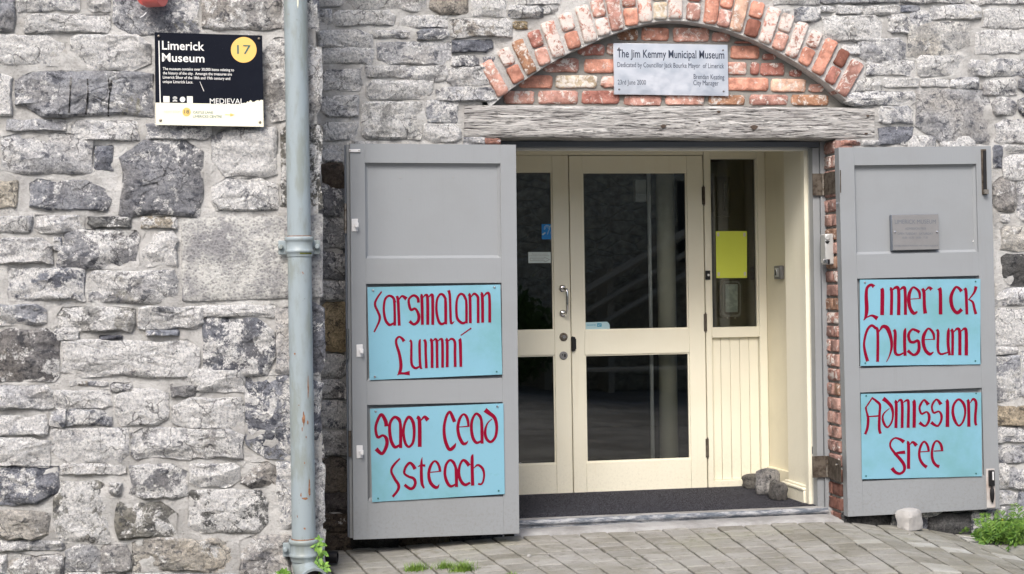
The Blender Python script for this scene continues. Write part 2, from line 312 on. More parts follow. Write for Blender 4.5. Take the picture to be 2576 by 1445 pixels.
def catmull(p, n=6, closed=False):
    if len(p) < 3: return p
    out = []; m = len(p)
    for i in range(m-1):
        if closed: a, b, c, d = p[i-1 if i else m-2], p[i], p[i+1], p[i+2 if i+2 < m else 1]
        else: a, b, c, d = p[max(i-1, 0)], p[i], p[i+1], p[min(i+2, m-1)]
        for k in range(n):
            t = k/n; out.append(tuple(.5*((2*b[j])+(-a[j]+c[j])*t+(2*a[j]-5*b[j]+4*c[j]-d[j])*t*t+(-a[j]+3*b[j]-3*c[j]+d[j])*t**3) for j in range(3)))
    out.append(p[-1]); return out
def strokes(mb, sts, conv, place):
    for i, s in enumerate(sts):
        cl = s[0][:2] == s[-1][:2]; p = catmull(s, 6, cl); vs = []; n = len(p)
        for k in range(n):
            a, b = (p[k-1 if k else n-2], p[k+1 if k+1 < n else 1]) if cl else (p[max(k-1, 0)], p[min(k+1, n-1)])
            dx, dy = b[0]-a[0], b[1]-a[1]; l = math.hypot(dx, dy) or 1; nx, ny = -dy/l, dx/l; hw = max(p[k][2]*1.1, 5)/2
            for sg in (1, -1): vs.append(place(*conv(p[k][0]+nx*hw*sg, p[k][1]+ny*hw*sg), i*.00003))
        mb.add(vs, [(2*k, 2*k+1, 2*k+3, 2*k+2) for k in range(n-1)])
    return mb
# ------------------------------------------------------------ masonry
YL = -.70                                   # face of the projecting wall on the left
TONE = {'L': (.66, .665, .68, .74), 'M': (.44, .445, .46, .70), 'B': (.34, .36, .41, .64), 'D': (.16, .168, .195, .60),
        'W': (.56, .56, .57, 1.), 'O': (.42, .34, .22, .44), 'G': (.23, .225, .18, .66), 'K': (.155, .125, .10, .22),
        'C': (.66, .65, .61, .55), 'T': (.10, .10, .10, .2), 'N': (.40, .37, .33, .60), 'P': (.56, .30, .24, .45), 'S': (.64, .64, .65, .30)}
def lump(mb, pts, y, h, back, seed, rough=.5, tilt=.25, rings=(.99, .955, .88, .76, .60, .42, .22), edge=.5, wob=1., facets=5):
    """a stone or brick: an outline of world (x, z) points raised from plane y towards the street, its face broken by a few split planes"""
    n = len(pts); cx = sum(p[0] for p in pts)/n; cz = sum(p[1] for p in pts)/n
    if sum(pts[i][0]*pts[(i+1) % n][1]-pts[(i+1) % n][0]*pts[i][1] for i in range(n)) < 0: pts = pts[::-1]
    rnd = random.Random(seed); tx, tz = rnd.uniform(-1, 1)*tilt, rnd.uniform(-.5, .6)*tilt
    wx = max(abs(p[0]-cx) for p in pts) or 1; wz = max(abs(p[1]-cz) for p in pts) or 1; vs = []; off = Vector((seed*3.7 % 91, seed*1.3 % 57, 0))
    pl = []
    for _ in range(facets):
        a = rnd.uniform(0, 6.283); sl_ = rnd.uniform(.35, 1.3)*rough*1.7; pl.append((math.cos(a)*sl_, math.sin(a)*sl_, rnd.uniform(.15, .75)))
    def hgt(x, z, k):
        u, v = (x-cx)/wx, (z-cz)/wz; cut = 0
        for a, b, c0 in pl: cut = max(cut, a*u+b*v-c0*math.hypot(a, b))
        a = noise.fractal(Vector((x*9, z*12, 0))+off, 1., 2.1, 4)*rough*.55; b = noise.noise(Vector((x*38, z*52, 5))+off)*.20*rough
        c = 1 if noise.noise(Vector((x*8, z*16, 9))+off) > .12 else 0
        return h*(1+u*tx+v*tz-cut+a+b-.28*c*rough)
    for x, z in pts: vs.append((x, y+back, z))
    for x, z in pts: vs.append((x, y-h*edge*.5, z))
    for k in rings:
        for x, z in pts:
            X, Z = cx+(x-cx)*k, cz+(z-cz)*k
            if k < .9: X += noise.noise(Vector((X*30, Z*30, 2))+off)*.006*wob; Z += noise.noise(Vector((X*30, Z*30, 7))+off)*.006*wob
            vs.append((X, y-max(h*.05, hgt(X, Z, k)*(edge+(1-edge)*min(1, (1-k)*9))), Z))
    vs.append((cx, y-hgt(cx, cz, 0), cz)); R = len(rings)+2; f = []
    for r in range(R-1): f += [(r*n+i, r*n+(i+1) % n, (r+1)*n+(i+1) % n, (r+1)*n+i) for i in range(n)]
    f += [((R-1)*n+i, (R-1)*n+(i+1) % n, R*n) for i in range(n)]
    return mb.add(vs, f)
def blob(x0, y0, x1, y1, seed, power=4.2, jit=.055, n=None, corner=None):
    """broken, roughly straight-sided outline inside a box: chipped corners, kinked edges"""
    rnd = random.Random(seed*7+1); w_, h_ = x1-x0, y1-y0; m = min(w_, h_); sp = max(m/3.2, max(w_, h_)/11) if n else max(5.5, min(13, max(w_, h_)/9)); P = []
    cs = [(x0, y0), (x1, y0), (x1, y1), (x0, y1)]; cut = [(rnd.uniform(.04, .36)*min(w_, h_*1.7), rnd.uniform(.04, .36)*min(h_, w_)) if rnd.random() < .75 else (.04*m, .04*m) for _ in cs]
    (a0, b0), (a1, b1), (a2, b2), (a3, b3) = cut
    key = [(x0+a0, y0), (x1-a1, y0), (x1, y0+b1), (x1, y1-b2), (x1-a2, y1), (x0+a3, y1), (x0, y1-b3), (x0, y0+b0)]
    for i, (px, py) in enumerate(key):
        qx, qy = key[(i+1) % 8]; l = math.hypot(qx-px, qy-py); k = max(1, int(l/(m*.9+8))); nx, ny = (qy-py)/(l or 1), -(qx-px)/(l or 1)
        P.append((px, py))
        for q in range(1, k+1):
            if k > 0 and l > m*.6: t = (q-.5+rnd.uniform(-.25, .25))/k; o_ = rnd.uniform(-.085, .025)*m; P.append((px+(qx-px)*t+nx*o_, py+(qy-py)*t+ny*o_))
    out = []
    for i, (px, py) in enumerate(P):
        qx, qy = P[(i+1) % len(P)]; l = math.hypot(qx-px, qy-py); k = max(1, int(l/sp+.5))
        for q in range(k): t = q/k; out.append((px+(qx-px)*t+rnd.uniform(-1, 1)*sp*.11, py+(qy-py)*t+rnd.uniform(-1, 1)*sp*.11))
    return out
def quad_ring(c, seed, jit=1.2, step=24, rnd_=.12):
    """outline along a quadrilateral of pixel corners"""
    rnd = random.Random(seed); out = []
    for i in range(4):
        a, b = c[i], c[(i+1) % 4]; l = math.hypot(b[0]-a[0], b[1]-a[1]); m = max(2, int(l/step))
        for k in range(m):
            t = (k+.35)/m; out.append((a[0]+(b[0]-a[0])*t+rnd.uniform(-jit, jit), a[1]+(b[1]-a[1])*t+rnd.uniform(-jit, jit)))
    return out
def pw(pts, y): return [(lambda p: (p.x, p.z))(bp(px, py, y)) for px, py in pts]
SEED = [11]
def put_stone(wall, box, conv, y, tone='M', h=.024, name='stone', poly=None, mat='limestone', rough=.62, power=4.2, jit=.055, back=.03, group=None):
    SEED[0] += 1; s = SEED[0]; rnd = random.Random(s)
    if poly: pts = [conv(*p) for p in poly]; pts = quad_ring(pts, s, jit=1.4 if jit > .02 else .35, step=16) if len(pts) == 4 else pts
    else:
        a = conv(box[0], box[1]); b = conv(box[2], box[3]); pts = blob(a[0]-2.8, a[1]-2.2, b[0]+2.8, b[1]+2.2, s, power, jit)
    k = TONE[tone[0]]; k2 = TONE[tone[1]] if len(tone) > 1 else k; f = rnd.uniform(.88, 1.12)
    c = tuple((k[i]*.6+k2[i]*.4)*f for i in range(3))+(min(1, k[3]*.6+k2[3]*.4+rnd.uniform(-.22, .18)),)
    mb = MB(); lump(mb, pw(pts, y), y, h*rnd.uniform(.7, 1.25), back, s, rough)
    return mb.obj(name, mat, wall, ang=26, color=c)
def mortar_sheet(x0, x1, z0, z1, y, hole=None, step=.026, amp=.013, seed=0):
    nx, nz = int((x1-x0)/step)+1, int((z1-z0)/step)+1; mb = MB(); mb.v = []
    for j in range(nz+1):
        for i in range(nx+1):
            x, z = x0+(x1-x0)*i/nx, z0+(z1-z0)*j/nz
            mb.v.append((x, y+amp*(noise.fractal(Vector((x*9, z*9, seed)), .9, 2.1, 4)-.1), z))
    for j in range(nz):
        for i in range(nx):
            x, z = x0+(x1-x0)*(i+.5)/nx, z0+(z1-z0)*(j+.5)/nz
            if hole and hole(x, z): continue
            a = j*(nx+1)+i; mb.f.append((a, a+1, a+nx+2, a+nx+1))
    return mb
def filler(mb, x0, x1, z0, z1, y, seed, skip=None):
    """random courses, for stretches of wall the photograph does not show"""
    rnd = random.Random(seed); z = z0
    while z < z1:
        ch = rnd.uniform(.09, .17); x = x0-rnd.uniform(0, .05)
        while x < x1:
            l = rnd.uniform(.14, .46); a, b = x+.012, x+l-.012; c, d = z+.012, z+ch-.012
            if not (skip and skip((a+b)/2, (c+d)/2)) and b < x1+.02 and a > x0-.005:
                p = [((a+b)/2+(q[0]), (c+d)/2+(q[1])) for q in blob(-(b-a)/2, -(d-c)/2, (b-a)/2, (d-c)/2, rnd.randint(1, 9999), n=16)]
                lump(mb, p, y, .022, .02, rnd.randint(1, 9999), rings=(.97, .8, .4), facets=3)
            x += l
        z += ch

XCL = bx_(803, 700, YL)
GB = [(-3, -.13), (.40, -.088), (1.37, -.053), (3.0, -.045), (3.35, -.085), (3.9, -.165), (6, -.25), (12, -.3)]
def G(x, v):
    for (a, za), (b, zb) in zip(GB, GB[1:]):
        if x <= b: t = max(0, (x-a)/(b-a)); t = t*t*(3-2*t); z = za+(zb-za)*t; break
    else: z = GB[-1][1]
    return z - .022*min(max(v, 0), 6) - (.03*max(0, min(1, (x-3.1)))*min(max(v, 0), 1.5))

# openings of the entrance wall
XJL, XJR = bx_(1262, 800, 0), bx_(2111, 800, 0)
ZL0 = bz_(1700, 347, 0); ZL1 = bz_(1700, 267, 0)           # lintel bottom and top
T = reg(1850, 0, 1.61)
INTR = [(140, 640), (230, 560), (330, 495), (410, 440), (500, 385), (600, 330), (700, 290), (800, 240), (900, 203), (1000, 168), (1130, 137), (1240, 128), (1340, 133), (1450, 153), (1600, 190), (1760, 250), (1900, 320), (2050, 405), (2200, 508), (2350, 640)]
def intr(x):
    for a, b in zip(INTR, INTR[1:]):
        if x <= b[0]: return a[1]+(b[1]-a[1])*(x-a[0])/(b[0]-a[0])
    return INTR[-1][1]
arch_w = [(lambda p: (p.x, p.z))(bp(*T(x, intr(x)-60), 0)) for x in range(60, 2440, 60)]
def in_open(x, z):
    if XJL-.02 < x < XJR+.02 and z < ZL1-.02: return True
    for a, b in zip(arch_w, arch_w[1:]):
        if a[0] <= x <= b[0]: return z < a[1]+(b[1]-a[1])*(x-a[0])/(b[0]-a[0])+.0 and z > ZL1-.06
    return False

# --- the entrance wall
EW = thing('stone_wall', 'rubble stone wall with the arched doorway between the two grey door leaves', 'wall', (2.2, 0, 0))
XR = 6.2; ZT = 4.4
m = mortar_sheet(XCL-.1, XR, -.45, ZT, 0, in_open, seed=3)
m.obj('mortar', 'mortar', EW, ang=80)
m = MB(); m.box(XCL-.1, XJL, .02, .55, -.45, ZL0+.03).box(XJR, XR, .02, .55, -.45, ZL0+.03).box(XCL-.1, XR, .30, .55, ZL0+.03, ZT)
m.obj('wall_core', 'grey_mortar', EW)
A = reg(1200, 0, 1.927); B5 = reg(2700, 0, 1.927)
for b in [
 (75,-40,270,50,'L'),(295,-60,580,68,'W'),(585,-60,890,92,'LM'),(925,-60,1210,112,'N'),(1240,-40,1495,125,'W'),(1515,48,1770,135,'B'),(1772,52,1880,100,'L'),(1560,-60,1900,38,'L'),
 (78,75,180,190,'LB'),(195,82,655,192,'W'),(705,120,1055,212,'WB'),(1080,142,1535,280,'N'),(1550,165,1650,215,'O'),(80,236,490,365,'BM'),(500,232,770,285,'WD'),(830,226,1060,296,'B'),
 (1090,305,1390,390,'BD'),(98,355,490,480,'LW'),(530,322,1080,486,'LS'),(1085,424,1285,502,'WD'),(112,516,410,682,'MW'),(440,500,740,582,'LS'),(745,500,1050,612,'BW'),(1055,512,1388,655,'LS'),
 (450,602,945,745,'LS'),(975,662,1420,760,'WB'),(108,722,380,882,'LM'),(900,756,1130,926,'BM'),(118,926,380,1060,'BW'),(885,936,1150,1070,'W'),
 (1180,1040,1330,1085,'L'),(1340,1048,1450,1084,'P'),(340,1072,520,1110,'S'),(112,1096,262,1225,'LW'),(112,1232,290,1440,'K')]:
    put_stone(EW, b[:4], A, 0, b[4])
put_stone(EW, None, A, 0, 'CW', .03, poly=[(402,768),(862,765),(866,1052),(405,1050)])
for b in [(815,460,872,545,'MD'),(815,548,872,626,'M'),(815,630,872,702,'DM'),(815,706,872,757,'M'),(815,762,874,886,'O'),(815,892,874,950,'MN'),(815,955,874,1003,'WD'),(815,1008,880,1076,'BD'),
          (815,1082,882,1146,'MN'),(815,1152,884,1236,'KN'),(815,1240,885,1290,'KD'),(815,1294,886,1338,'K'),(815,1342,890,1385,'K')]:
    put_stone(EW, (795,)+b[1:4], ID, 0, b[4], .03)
for b in [
 (620,-60,960,34,'W'),(965,-60,1550,23,'MB'),(1582,-60,2050,25,'WD'),(2110,-60,2600,36,'L'),(775,55,970,168,'BM'),(972,50,1082,88,'L'),(1090,46,1280,107,'BL'),(1298,48,1562,112,'BM'),(1570,46,1710,90,'B'),
 (1800,40,2170,146,'LW'),(2198,70,2620,214,'MW'),(985,122,1425,308,'WC'),(1480,116,1640,252,'BL'),(1640,85,1805,206,'BL'),(1630,170,2092,422,'CS'),(2140,232,2500,405,'MW'),(1135,335,1260,410,'L'),(1255,296,1602,472,'ML'),
 (1318,452,1672,570,'LW'),(1700,424,2048,572,'WL'),(2086,452,2210,576,'LB'),(2214,446,2620,578,'BL'),(1225,586,1428,688,'CS'),(1432,596,1705,656,'WB'),(1728,600,1935,652,'W'),(1950,590,2152,666,'L'),(2196,602,2442,716,'WB'),(2460,600,2640,700,'B'),
 (1165,694,1678,797,'BM'),(1690,678,2242,1078,'MS'),(2266,738,2438,872,'LB'),(1408,804,1662,932,'LB'),(2290,902,2640,1080,'L'),(1410,960,1662,1092,'BD'),(2468,730,2640,880,'DB'),(1130,1064,1262,1092,'P'),(1285,1064,1405,1094,'L'),
 (2338,1095,2640,1152,'LB'),(2270,1100,2330,1262,'BD'),(2350,1158,2640,1365,'LW'),(2270,1338,2440,1590,'NM'),(2290,70,2640,72,'L')]:
    if b[3]-b[1] > 5: put_stone(EW, b[:4], B5, 0, b[4])
Z9 = reg(3800, 600, .879)
for b in [(150,95,230,235,'BL'),(98,250,230,333,'CN'),(100,345,230,452,'T'),(72,462,230,520,'L'),(70,532,200,660,'LW'),(205,535,290,650,'B'),(70,664,150,688,'L'),(72,695,160,850,'BL'),(165,680,260,850,'LB'),(78,868,200,933,'ON'),(205,865,290,940,'L'),
          (78,940,180,992,'BL'),(185,945,280,995,'L'),(80,1002,230,1060,'BL'),(80,1066,118,1148,'LM'),(118,1070,240,1152,'LB'),(80,1160,150,1205,'L'),(155,1160,240,1215,'B'),(80,1212,200,1262,'M'),(60,1268,240,1340,'D'),(0,1262,56,1330,'D')]:
    put_stone(EW, b[:4], Z9, 0, b[4])
for b in [(2118,1290,2240,1328,'T'),(2244,1292,2330,1338,'D'),(2336,1288,2440,1350,'T'),(2444,1284,2500,1352,'D'),(885,1345,1000,1378,'T'),(1004,1343,1130,1372,'K'),(1134,1338,1262,1362,'T')]: put_stone(EW, b[:4], ID, -.004, b[4], .03)  # shade in the gaps under both leaves, put into dark stone tones
# bricks turning the right-hand corner of the doorway
rr = random.Random(5); k = 0
zc = ZL0-.012
BR = {'r': (.42, .17, .135, .42), 'o': (.60, .27, .19, .36), 'p': (.58, .31, .25, .50), 'w': (.54, .24, .18, .70), 'd': (.26, .10, .07, .2), 'b': (.40, .21, .12, .5), 'c': (.66, .42, .31, .45), 'y': (.64, .55, .38, .6), 'm': (.46, .24, .20, .48)}
def brick_obj(parent, pts, y, tone, h=.016, back=.09, seed=None, name='brick', dx=None):
    SEED[0] += 1; s = SEED[0]; f = random.Random(s).uniform(.88, 1.12); c = BR[tone]; g_ = (c[0]+c[1]+c[2])/3; c = tuple((c[i]*.80+g_*.20)*f*1.04 for i in range(3))+(c[3]+.06,)
    mb = MB(); lump(mb, pts, y, h, back, s, .16, .12, rings=(.96, .86, .6, .25), edge=.55, wob=.3, facets=3); return mb.obj(name, 'brick_clay', parent, ang=50, color=c)
BCK = thing('brick_jamb', 'weathered red brick jamb between grey frame and right-hand door leaf', 'brick jamb', (XJR, .08, 0))
m = MB(); m.box(XJR+.001, XJR+.10, .004, .30, -.12, ZL0-.002); m.obj('mortar', 'mortar', BCK)
while zc > -.02:
    hb = rr.uniform(.060, .068); split = rr.choice((.105, .10, 9, 9)); ys = [(-.004, .155)] if split > 1 else [(-.004, split), (split+.012, .158)]
    if k % 2: ys = [(-.004, .052), (.064, .158)]
    for y0, y1 in ys:
        mb = MB(); n = 7; pts = []
        cy, cz_, hw, hh = (y0+y1)/2, zc-hb/2, (y1-y0)/2, hb/2
        ring = [(cy+hw*a, cz_+hh*b) for a, b in [(-1,-.8),(-.9,-1),(0,-1.02),(.9,-1),(1,-.8),(1,.8),(.9,1),(0,.98),(-.9,1),(-1,.8)]]
        N = len(ring); vs = [(XJR+.09, p, q) for p, q in ring]+[(XJR-.006, p, q) for p, q in ring]+[(XJR-.014+rr.uniform(-.003, .003), cy+(p-cy)*.85, cz_+(q-cz_)*.82) for p, q in ring]+[(XJR-.013, cy, cz_)]
        f = [(r*N+i, r*N+(i+1) % N, (r+1)*N+(i+1) % N, (r+1)*N+i) for r in (0, 1) for i in range(N)]+[(2*N+i, 2*N+(i+1) % N, 3*N) for i in range(N)]+[tuple(range(N-1, -1, -1))]
        mb.add(vs, f); c = BR[rr.choice('pmmmpwb' if zc > .25 else 'dm')]; g_ = (c[0]+c[1]+c[2])/3; c = tuple((q_*.62+g_*.38)*.88 for q_ in c[:3])+(c[3]*.9,); mb.obj('brick', 'brick_clay', BCK, ang=50, color=c)
    zc -= hb+.0135; k += 1

# --- the flat-pitched brick arch
AR = thing('brick_arch', 'segmental arch of whitewashed red bricks above the doorway', 'arch', (2.2, 0, ZL1))
mort = MB(); prev = None
for x in range(100, 2400, 46):
    t = (x-1243)/1055; th = math.radians(30)*math.copysign(min(1, abs(t))**.95, t); i = T(x, intr(x)+4); o = T(x+232*math.sin(th), intr(x)-232*math.cos(th))
    a = bp(*i, 0); b = bp(*o, 0); cur = [(a.x, -.010, a.z), (b.x, -.010, b.z), (b.x, .10, b.z), (a.x, .10, a.z)]
    if prev: mort.add(prev+cur, [(0, 4, 5, 1), (1, 5, 6, 2), (3, 2, 6, 7), (0, 3, 7, 4)])
    prev = cur
mort.obj('mortar', 'mortar', AR, ang=80)
XI = [188, 285, 365, 450, 535, 635, 735, 820, 905, 992, 1080, 1172, 1265, 1374, 1480, 1562, 1640, 1735, 1820, 1905, 1985, 2065, 2150, 2228, 2300]
TONES = ['p', 'wo', 'b', 'rp', 'w', 'wo', 'wb', 'pw', 'm', 'po', 'wp', 'wy', 'wp', 'rm', 'o', 'om', 'c', 'od', 'wm', 'wp', 'w', 'wo', 'o', 'dr', 'm']
rr = random.Random(8)
for i, x in enumerate(XI):
    t = (x-1243)/1055; th = math.radians(29.5)*math.copysign(min(1, abs(t))**.95, t)+math.radians(rr.uniform(-1.3, 1.3)); y = intr(x)-6+(7 if i in (0, 24) else 0); s_, c_ = math.sin(th), math.cos(th)
    w0 = min(42, (XI[min(i+1, 24)]-XI[max(i-1, 0)])/4*math.cos(th*.7)-1.6 if 0 < i < 24 else 41)
    def q(a, b, w0=w0):   # a..b along the brick from the soffit up, in zoomed pixels
        c = [(x+a*s_-w0*c_, y-a*c_-w0*s_), (x+b*s_-(w0+1.5)*c_, y-b*c_-(w0+1.5)*s_), (x+b*s_+(w0+1.5)*c_, y-b*c_+(w0+1.5)*s_), (x+a*s_+w0*c_, y-a*c_+w0*s_)]
        return pw(quad_ring([T(*p) for p in c], i*3+int(a), jit=.7, step=9), 0)
    tn = TONES[i]
    if i % 2 == 0: brick_obj(AR, q(0, rr.uniform(226, 238)), -.013, tn[0], .017, .111)
    else: brick_obj(AR, q(0, 110), -.013, tn[-1], .016, .111); brick_obj(AR, q(121, rr.uniform(224, 236)), -.013, tn[0], .015, .111)

# --- brick panel under the arch
YT = .078
TP = thing('brick_wall', 'recessed red brick infill panel beneath the arch and above the timber beam', 'brickwork', (2.2, YT, ZL1))
m = mortar_sheet(bx_(1235, 200, YT), bx_(2140, 200, YT), ZL1-.03, bz_(1700, 60, YT), YT, lambda x, z: False, step=.03, amp=.004); m.obj('mortar', 'grey_mortar', TP, ang=80)
for b in [(190,572,380,655,'p'),(405,572,655,655,'m'),(680,572,915,655,'r'),(945,602,1180,665,'m'),(1205,602,1450,662,'p'),(1475,600,1705,662,'b'),(1735,597,1975,662,'m'),(1995,597,2230,665,'b'),
          (285,476,495,556,'o'),(515,476,775,555,'y'),(800,482,895,552,'p'),(1590,490,1852,572,'o'),(1868,497,2088,580,'c'),(2105,530,2200,582,'p'),
          (440,368,660,456,'m'),(695,374,890,460,'o'),(1590,392,1716,470,'p'),(1738,394,1795,472,'r'),(1802,398,1952,476,'r'),(1985,440,2060,484,'r'),
          (655,280,822,350,'r'),(835,275,890,345,'p'),(1615,290,1795,372,'o'),(1815,340,1900,378,'r'),
          (905,186,1032,256,'b'),(1055,176,1226,257,'o'),(1254,176,1480,264,'p'),(1498,205,1612,264,'m'),(1640,262,1760,276,'r'),(900,284,1590,590,None)]:
    if b[4]: brick_obj(TP, pw(quad_ring([T(b[0], b[1]), T(b[2], b[1]), T(b[2], b[3]), T(b[0], b[3])], b[0], jit=.7, step=10), YT), YT, b[4], .014, .03)
# packing bricks behind the metal plaque
for r, (y0, y1) in enumerate(((290, 365), (385, 460), (480, 555))):
    for x in range(905+(r % 2)*100, 1560, 235):
        brick_obj(TP, pw(quad_ring([T(x, y0), T(min(x+215, 1575), y0), T(min(x+215, 1575), y1), T(x, y1)], x+r, jit=.7, step=12), YT), YT, 'rmo'[r], .010, .03)

# --- the timber lintel
LB = thing('timber_beam', 'weathered grey oak beam lying across the top of the doorway', 'beam', (2.2, 0, ZL0))
def yl_top(x): return 265+(x-1168)*5/1032+1.2*math.sin(x*.013)
def yl_bot(x): return 345.5+(x-1168)*1.8/1032+1.0*math.sin(x*.021+1)
mb = MB(); NX, NZ = 200, 12; y0 = -.016
for j in range(NZ+1):
    for i in range(NX+1):
        px = 1168+(2200-1168)*i/NX; t = j/NZ; py = yl_top(px)+(yl_bot(px)-yl_top(px))*t; p = bp(px, py, y0)
        g = noise.fractal(Vector((p.x*1.6, 0, p.z*42)), .9, 2.2, 4); e = min(t, 1-t); r_ = .010*max(0, 1-e*9)**2
        for kx, kz in ((1669, 318), (2072-170, 296), (2072-93, 312)): 
            dd = math.hypot((px-kx)/16, (py-kz)/9); g -= 1.1*math.exp(-dd*dd)
        mb.v.append((p.x, y0-g*.0042+r_, p.z))
for j in range(NZ):
    for i in range(NX): a = j*(NX+1)+i; mb.f.append((a, a+1, a+NX+2, a+NX+1))
base = len(mb.v); ringi = [i for i in range(NX+1)]+[j*(NX+1)+NX for j in range(1, NZ+1)]+[NZ*(NX+1)+i for i in range(NX-1, -1, -1)]+[j*(NX+1) for j in range(NZ-1, 0, -1)]
for i in ringi: v = mb.v[i]; mb.v.append((v[0], .29, v[2]))
n = len(ringi); mb.f += [(ringi[i], ringi[(i+1) % n], base+(i+1) % n, base+i) for i in range(n)]; mb.f.append(tuple(range(base, base+n)))
mb.obj('timber', 'weathered_oak', LB, ang=40)
for kx, ky, r_ in ((1669, 318, .009), (1759, 309, .004), (2072, 0, 0), (1897, 321, .013), (1808, 282, .007), (2179, 337, .006), (2183, 292, .006)):
    if r_: p = bp(kx, ky, y0-.001); pts = [(p.x+r_*1.5*math.cos(a)*(1+.25*math.sin(a*3)), p.z+r_*math.sin(a)) for a in [i*math.pi/6 for i in range(12)]]; q = MB(); q.prism(pts, y0-.0045, y0+.02); q.obj('knot', 'oak_knot', LB)

# fillers out of the picture and behind the leaves
fb = MB(); random.seed(4)
zt = bz_(1700, -75, 0)
filler(fb, XCL, XR, zt, ZT, 0, 3, lambda x, z: in_open(x, z) or False)
filler(fb, bx_(2590, 700, 0), XR, -.4, zt, 0, 4)
filler(fb, bx_(895, 700, 0), XJL-.02, bz_(1000, 1360, 0), bz_(1000, 395, 0), 0, 5)
filler(fb, XJR+.13, bx_(2490, 700, 0), bz_(2300, 1310, 0), bz_(2300, 372, 0), 0, 6)
o = fb.obj('stone', 'limestone', EW, kind='stuff', color=TONE['M'])

def gap_chips(wall, boxes, conv_clip, y, x0, y0, x1, y1, seed, lim, mn=(20, 9)):
    """small stones packed into the widest stretches of mortar, as masons do"""
    rnd = random.Random(seed); c = 5; nx, ny = int((x1-x0)/c), int((y1-y0)/c); occ = [[False]*nx for _ in range(ny)]
    for a, b, p, q in boxes:
        for j in range(max(0, int((b-y0-4)/c)), min(ny, int((q-y0+4)/c)+1)):
            for i in range(max(0, int((a-x0-4)/c)), min(nx, int((p-x0+4)/c)+1)): occ[j][i] = True
    n = 0; order = [(i, j) for j in range(ny) for i in range(nx)]; rnd.shuffle(order)
    for i, j in order:
        if n >= lim: break
        if occ[j][i] or conv_clip(x0+i*c, y0+j*c): continue
        w_ = h_ = 1
        def free(a, b, p, q): return p <= nx and q <= ny and not any(occ[jj][ii] or conv_clip(x0+ii*c, y0+jj*c) for jj in range(b, q) for ii in range(a, p))
        while h_ < 9 and free(i, j, i+w_, j+h_+1): h_ += 1
        while w_ < 22 and free(i, j, i+w_+1, j+h_): w_ += 1
        if w_*c < mn[0] or h_*c < mn[1]: continue
        for jj in range(j, j+h_):
            for ii in range(i, i+w_): occ[jj][ii] = True
        put_stone(wall, (x0+i*c+1, y0+j*c+1, x0+(i+w_)*c-1, y0+(j+h_)*c-1), ID, y, rnd.choice('LLMBWN'), .016); n += 1
def all_boxes(wall, y):
    out = []
    for o in wall.children:
        if o.name.startswith('stone') and not o.get('kind'):
            ps = [proj(Vector(v.co)+wall.location) for v in o.data.vertices[:len(o.data.vertices)//2]]; out.append((min(p[0] for p in ps), min(p[1] for p in ps), max(p[0] for p in ps), max(p[1] for p in ps)))
    return out
def proj(p):
    d = p-CAM; z = d.dot(cd); return CX+F*d.dot(cr)/z, CY-F*d.dot(cu)/z
gap_chips(EW, all_boxes(EW, 0), lambda x, y: (0 < (x*1.5528-1850)*1.61 < 2480 and y*2.5 > intr((x*1.5528-1850)*1.61)-262) or (1160 < x < 2205 and y > 250) or (870 < x < 2510 and y > 348), 0, 825, 0, 2576, 1310, 4, 45)
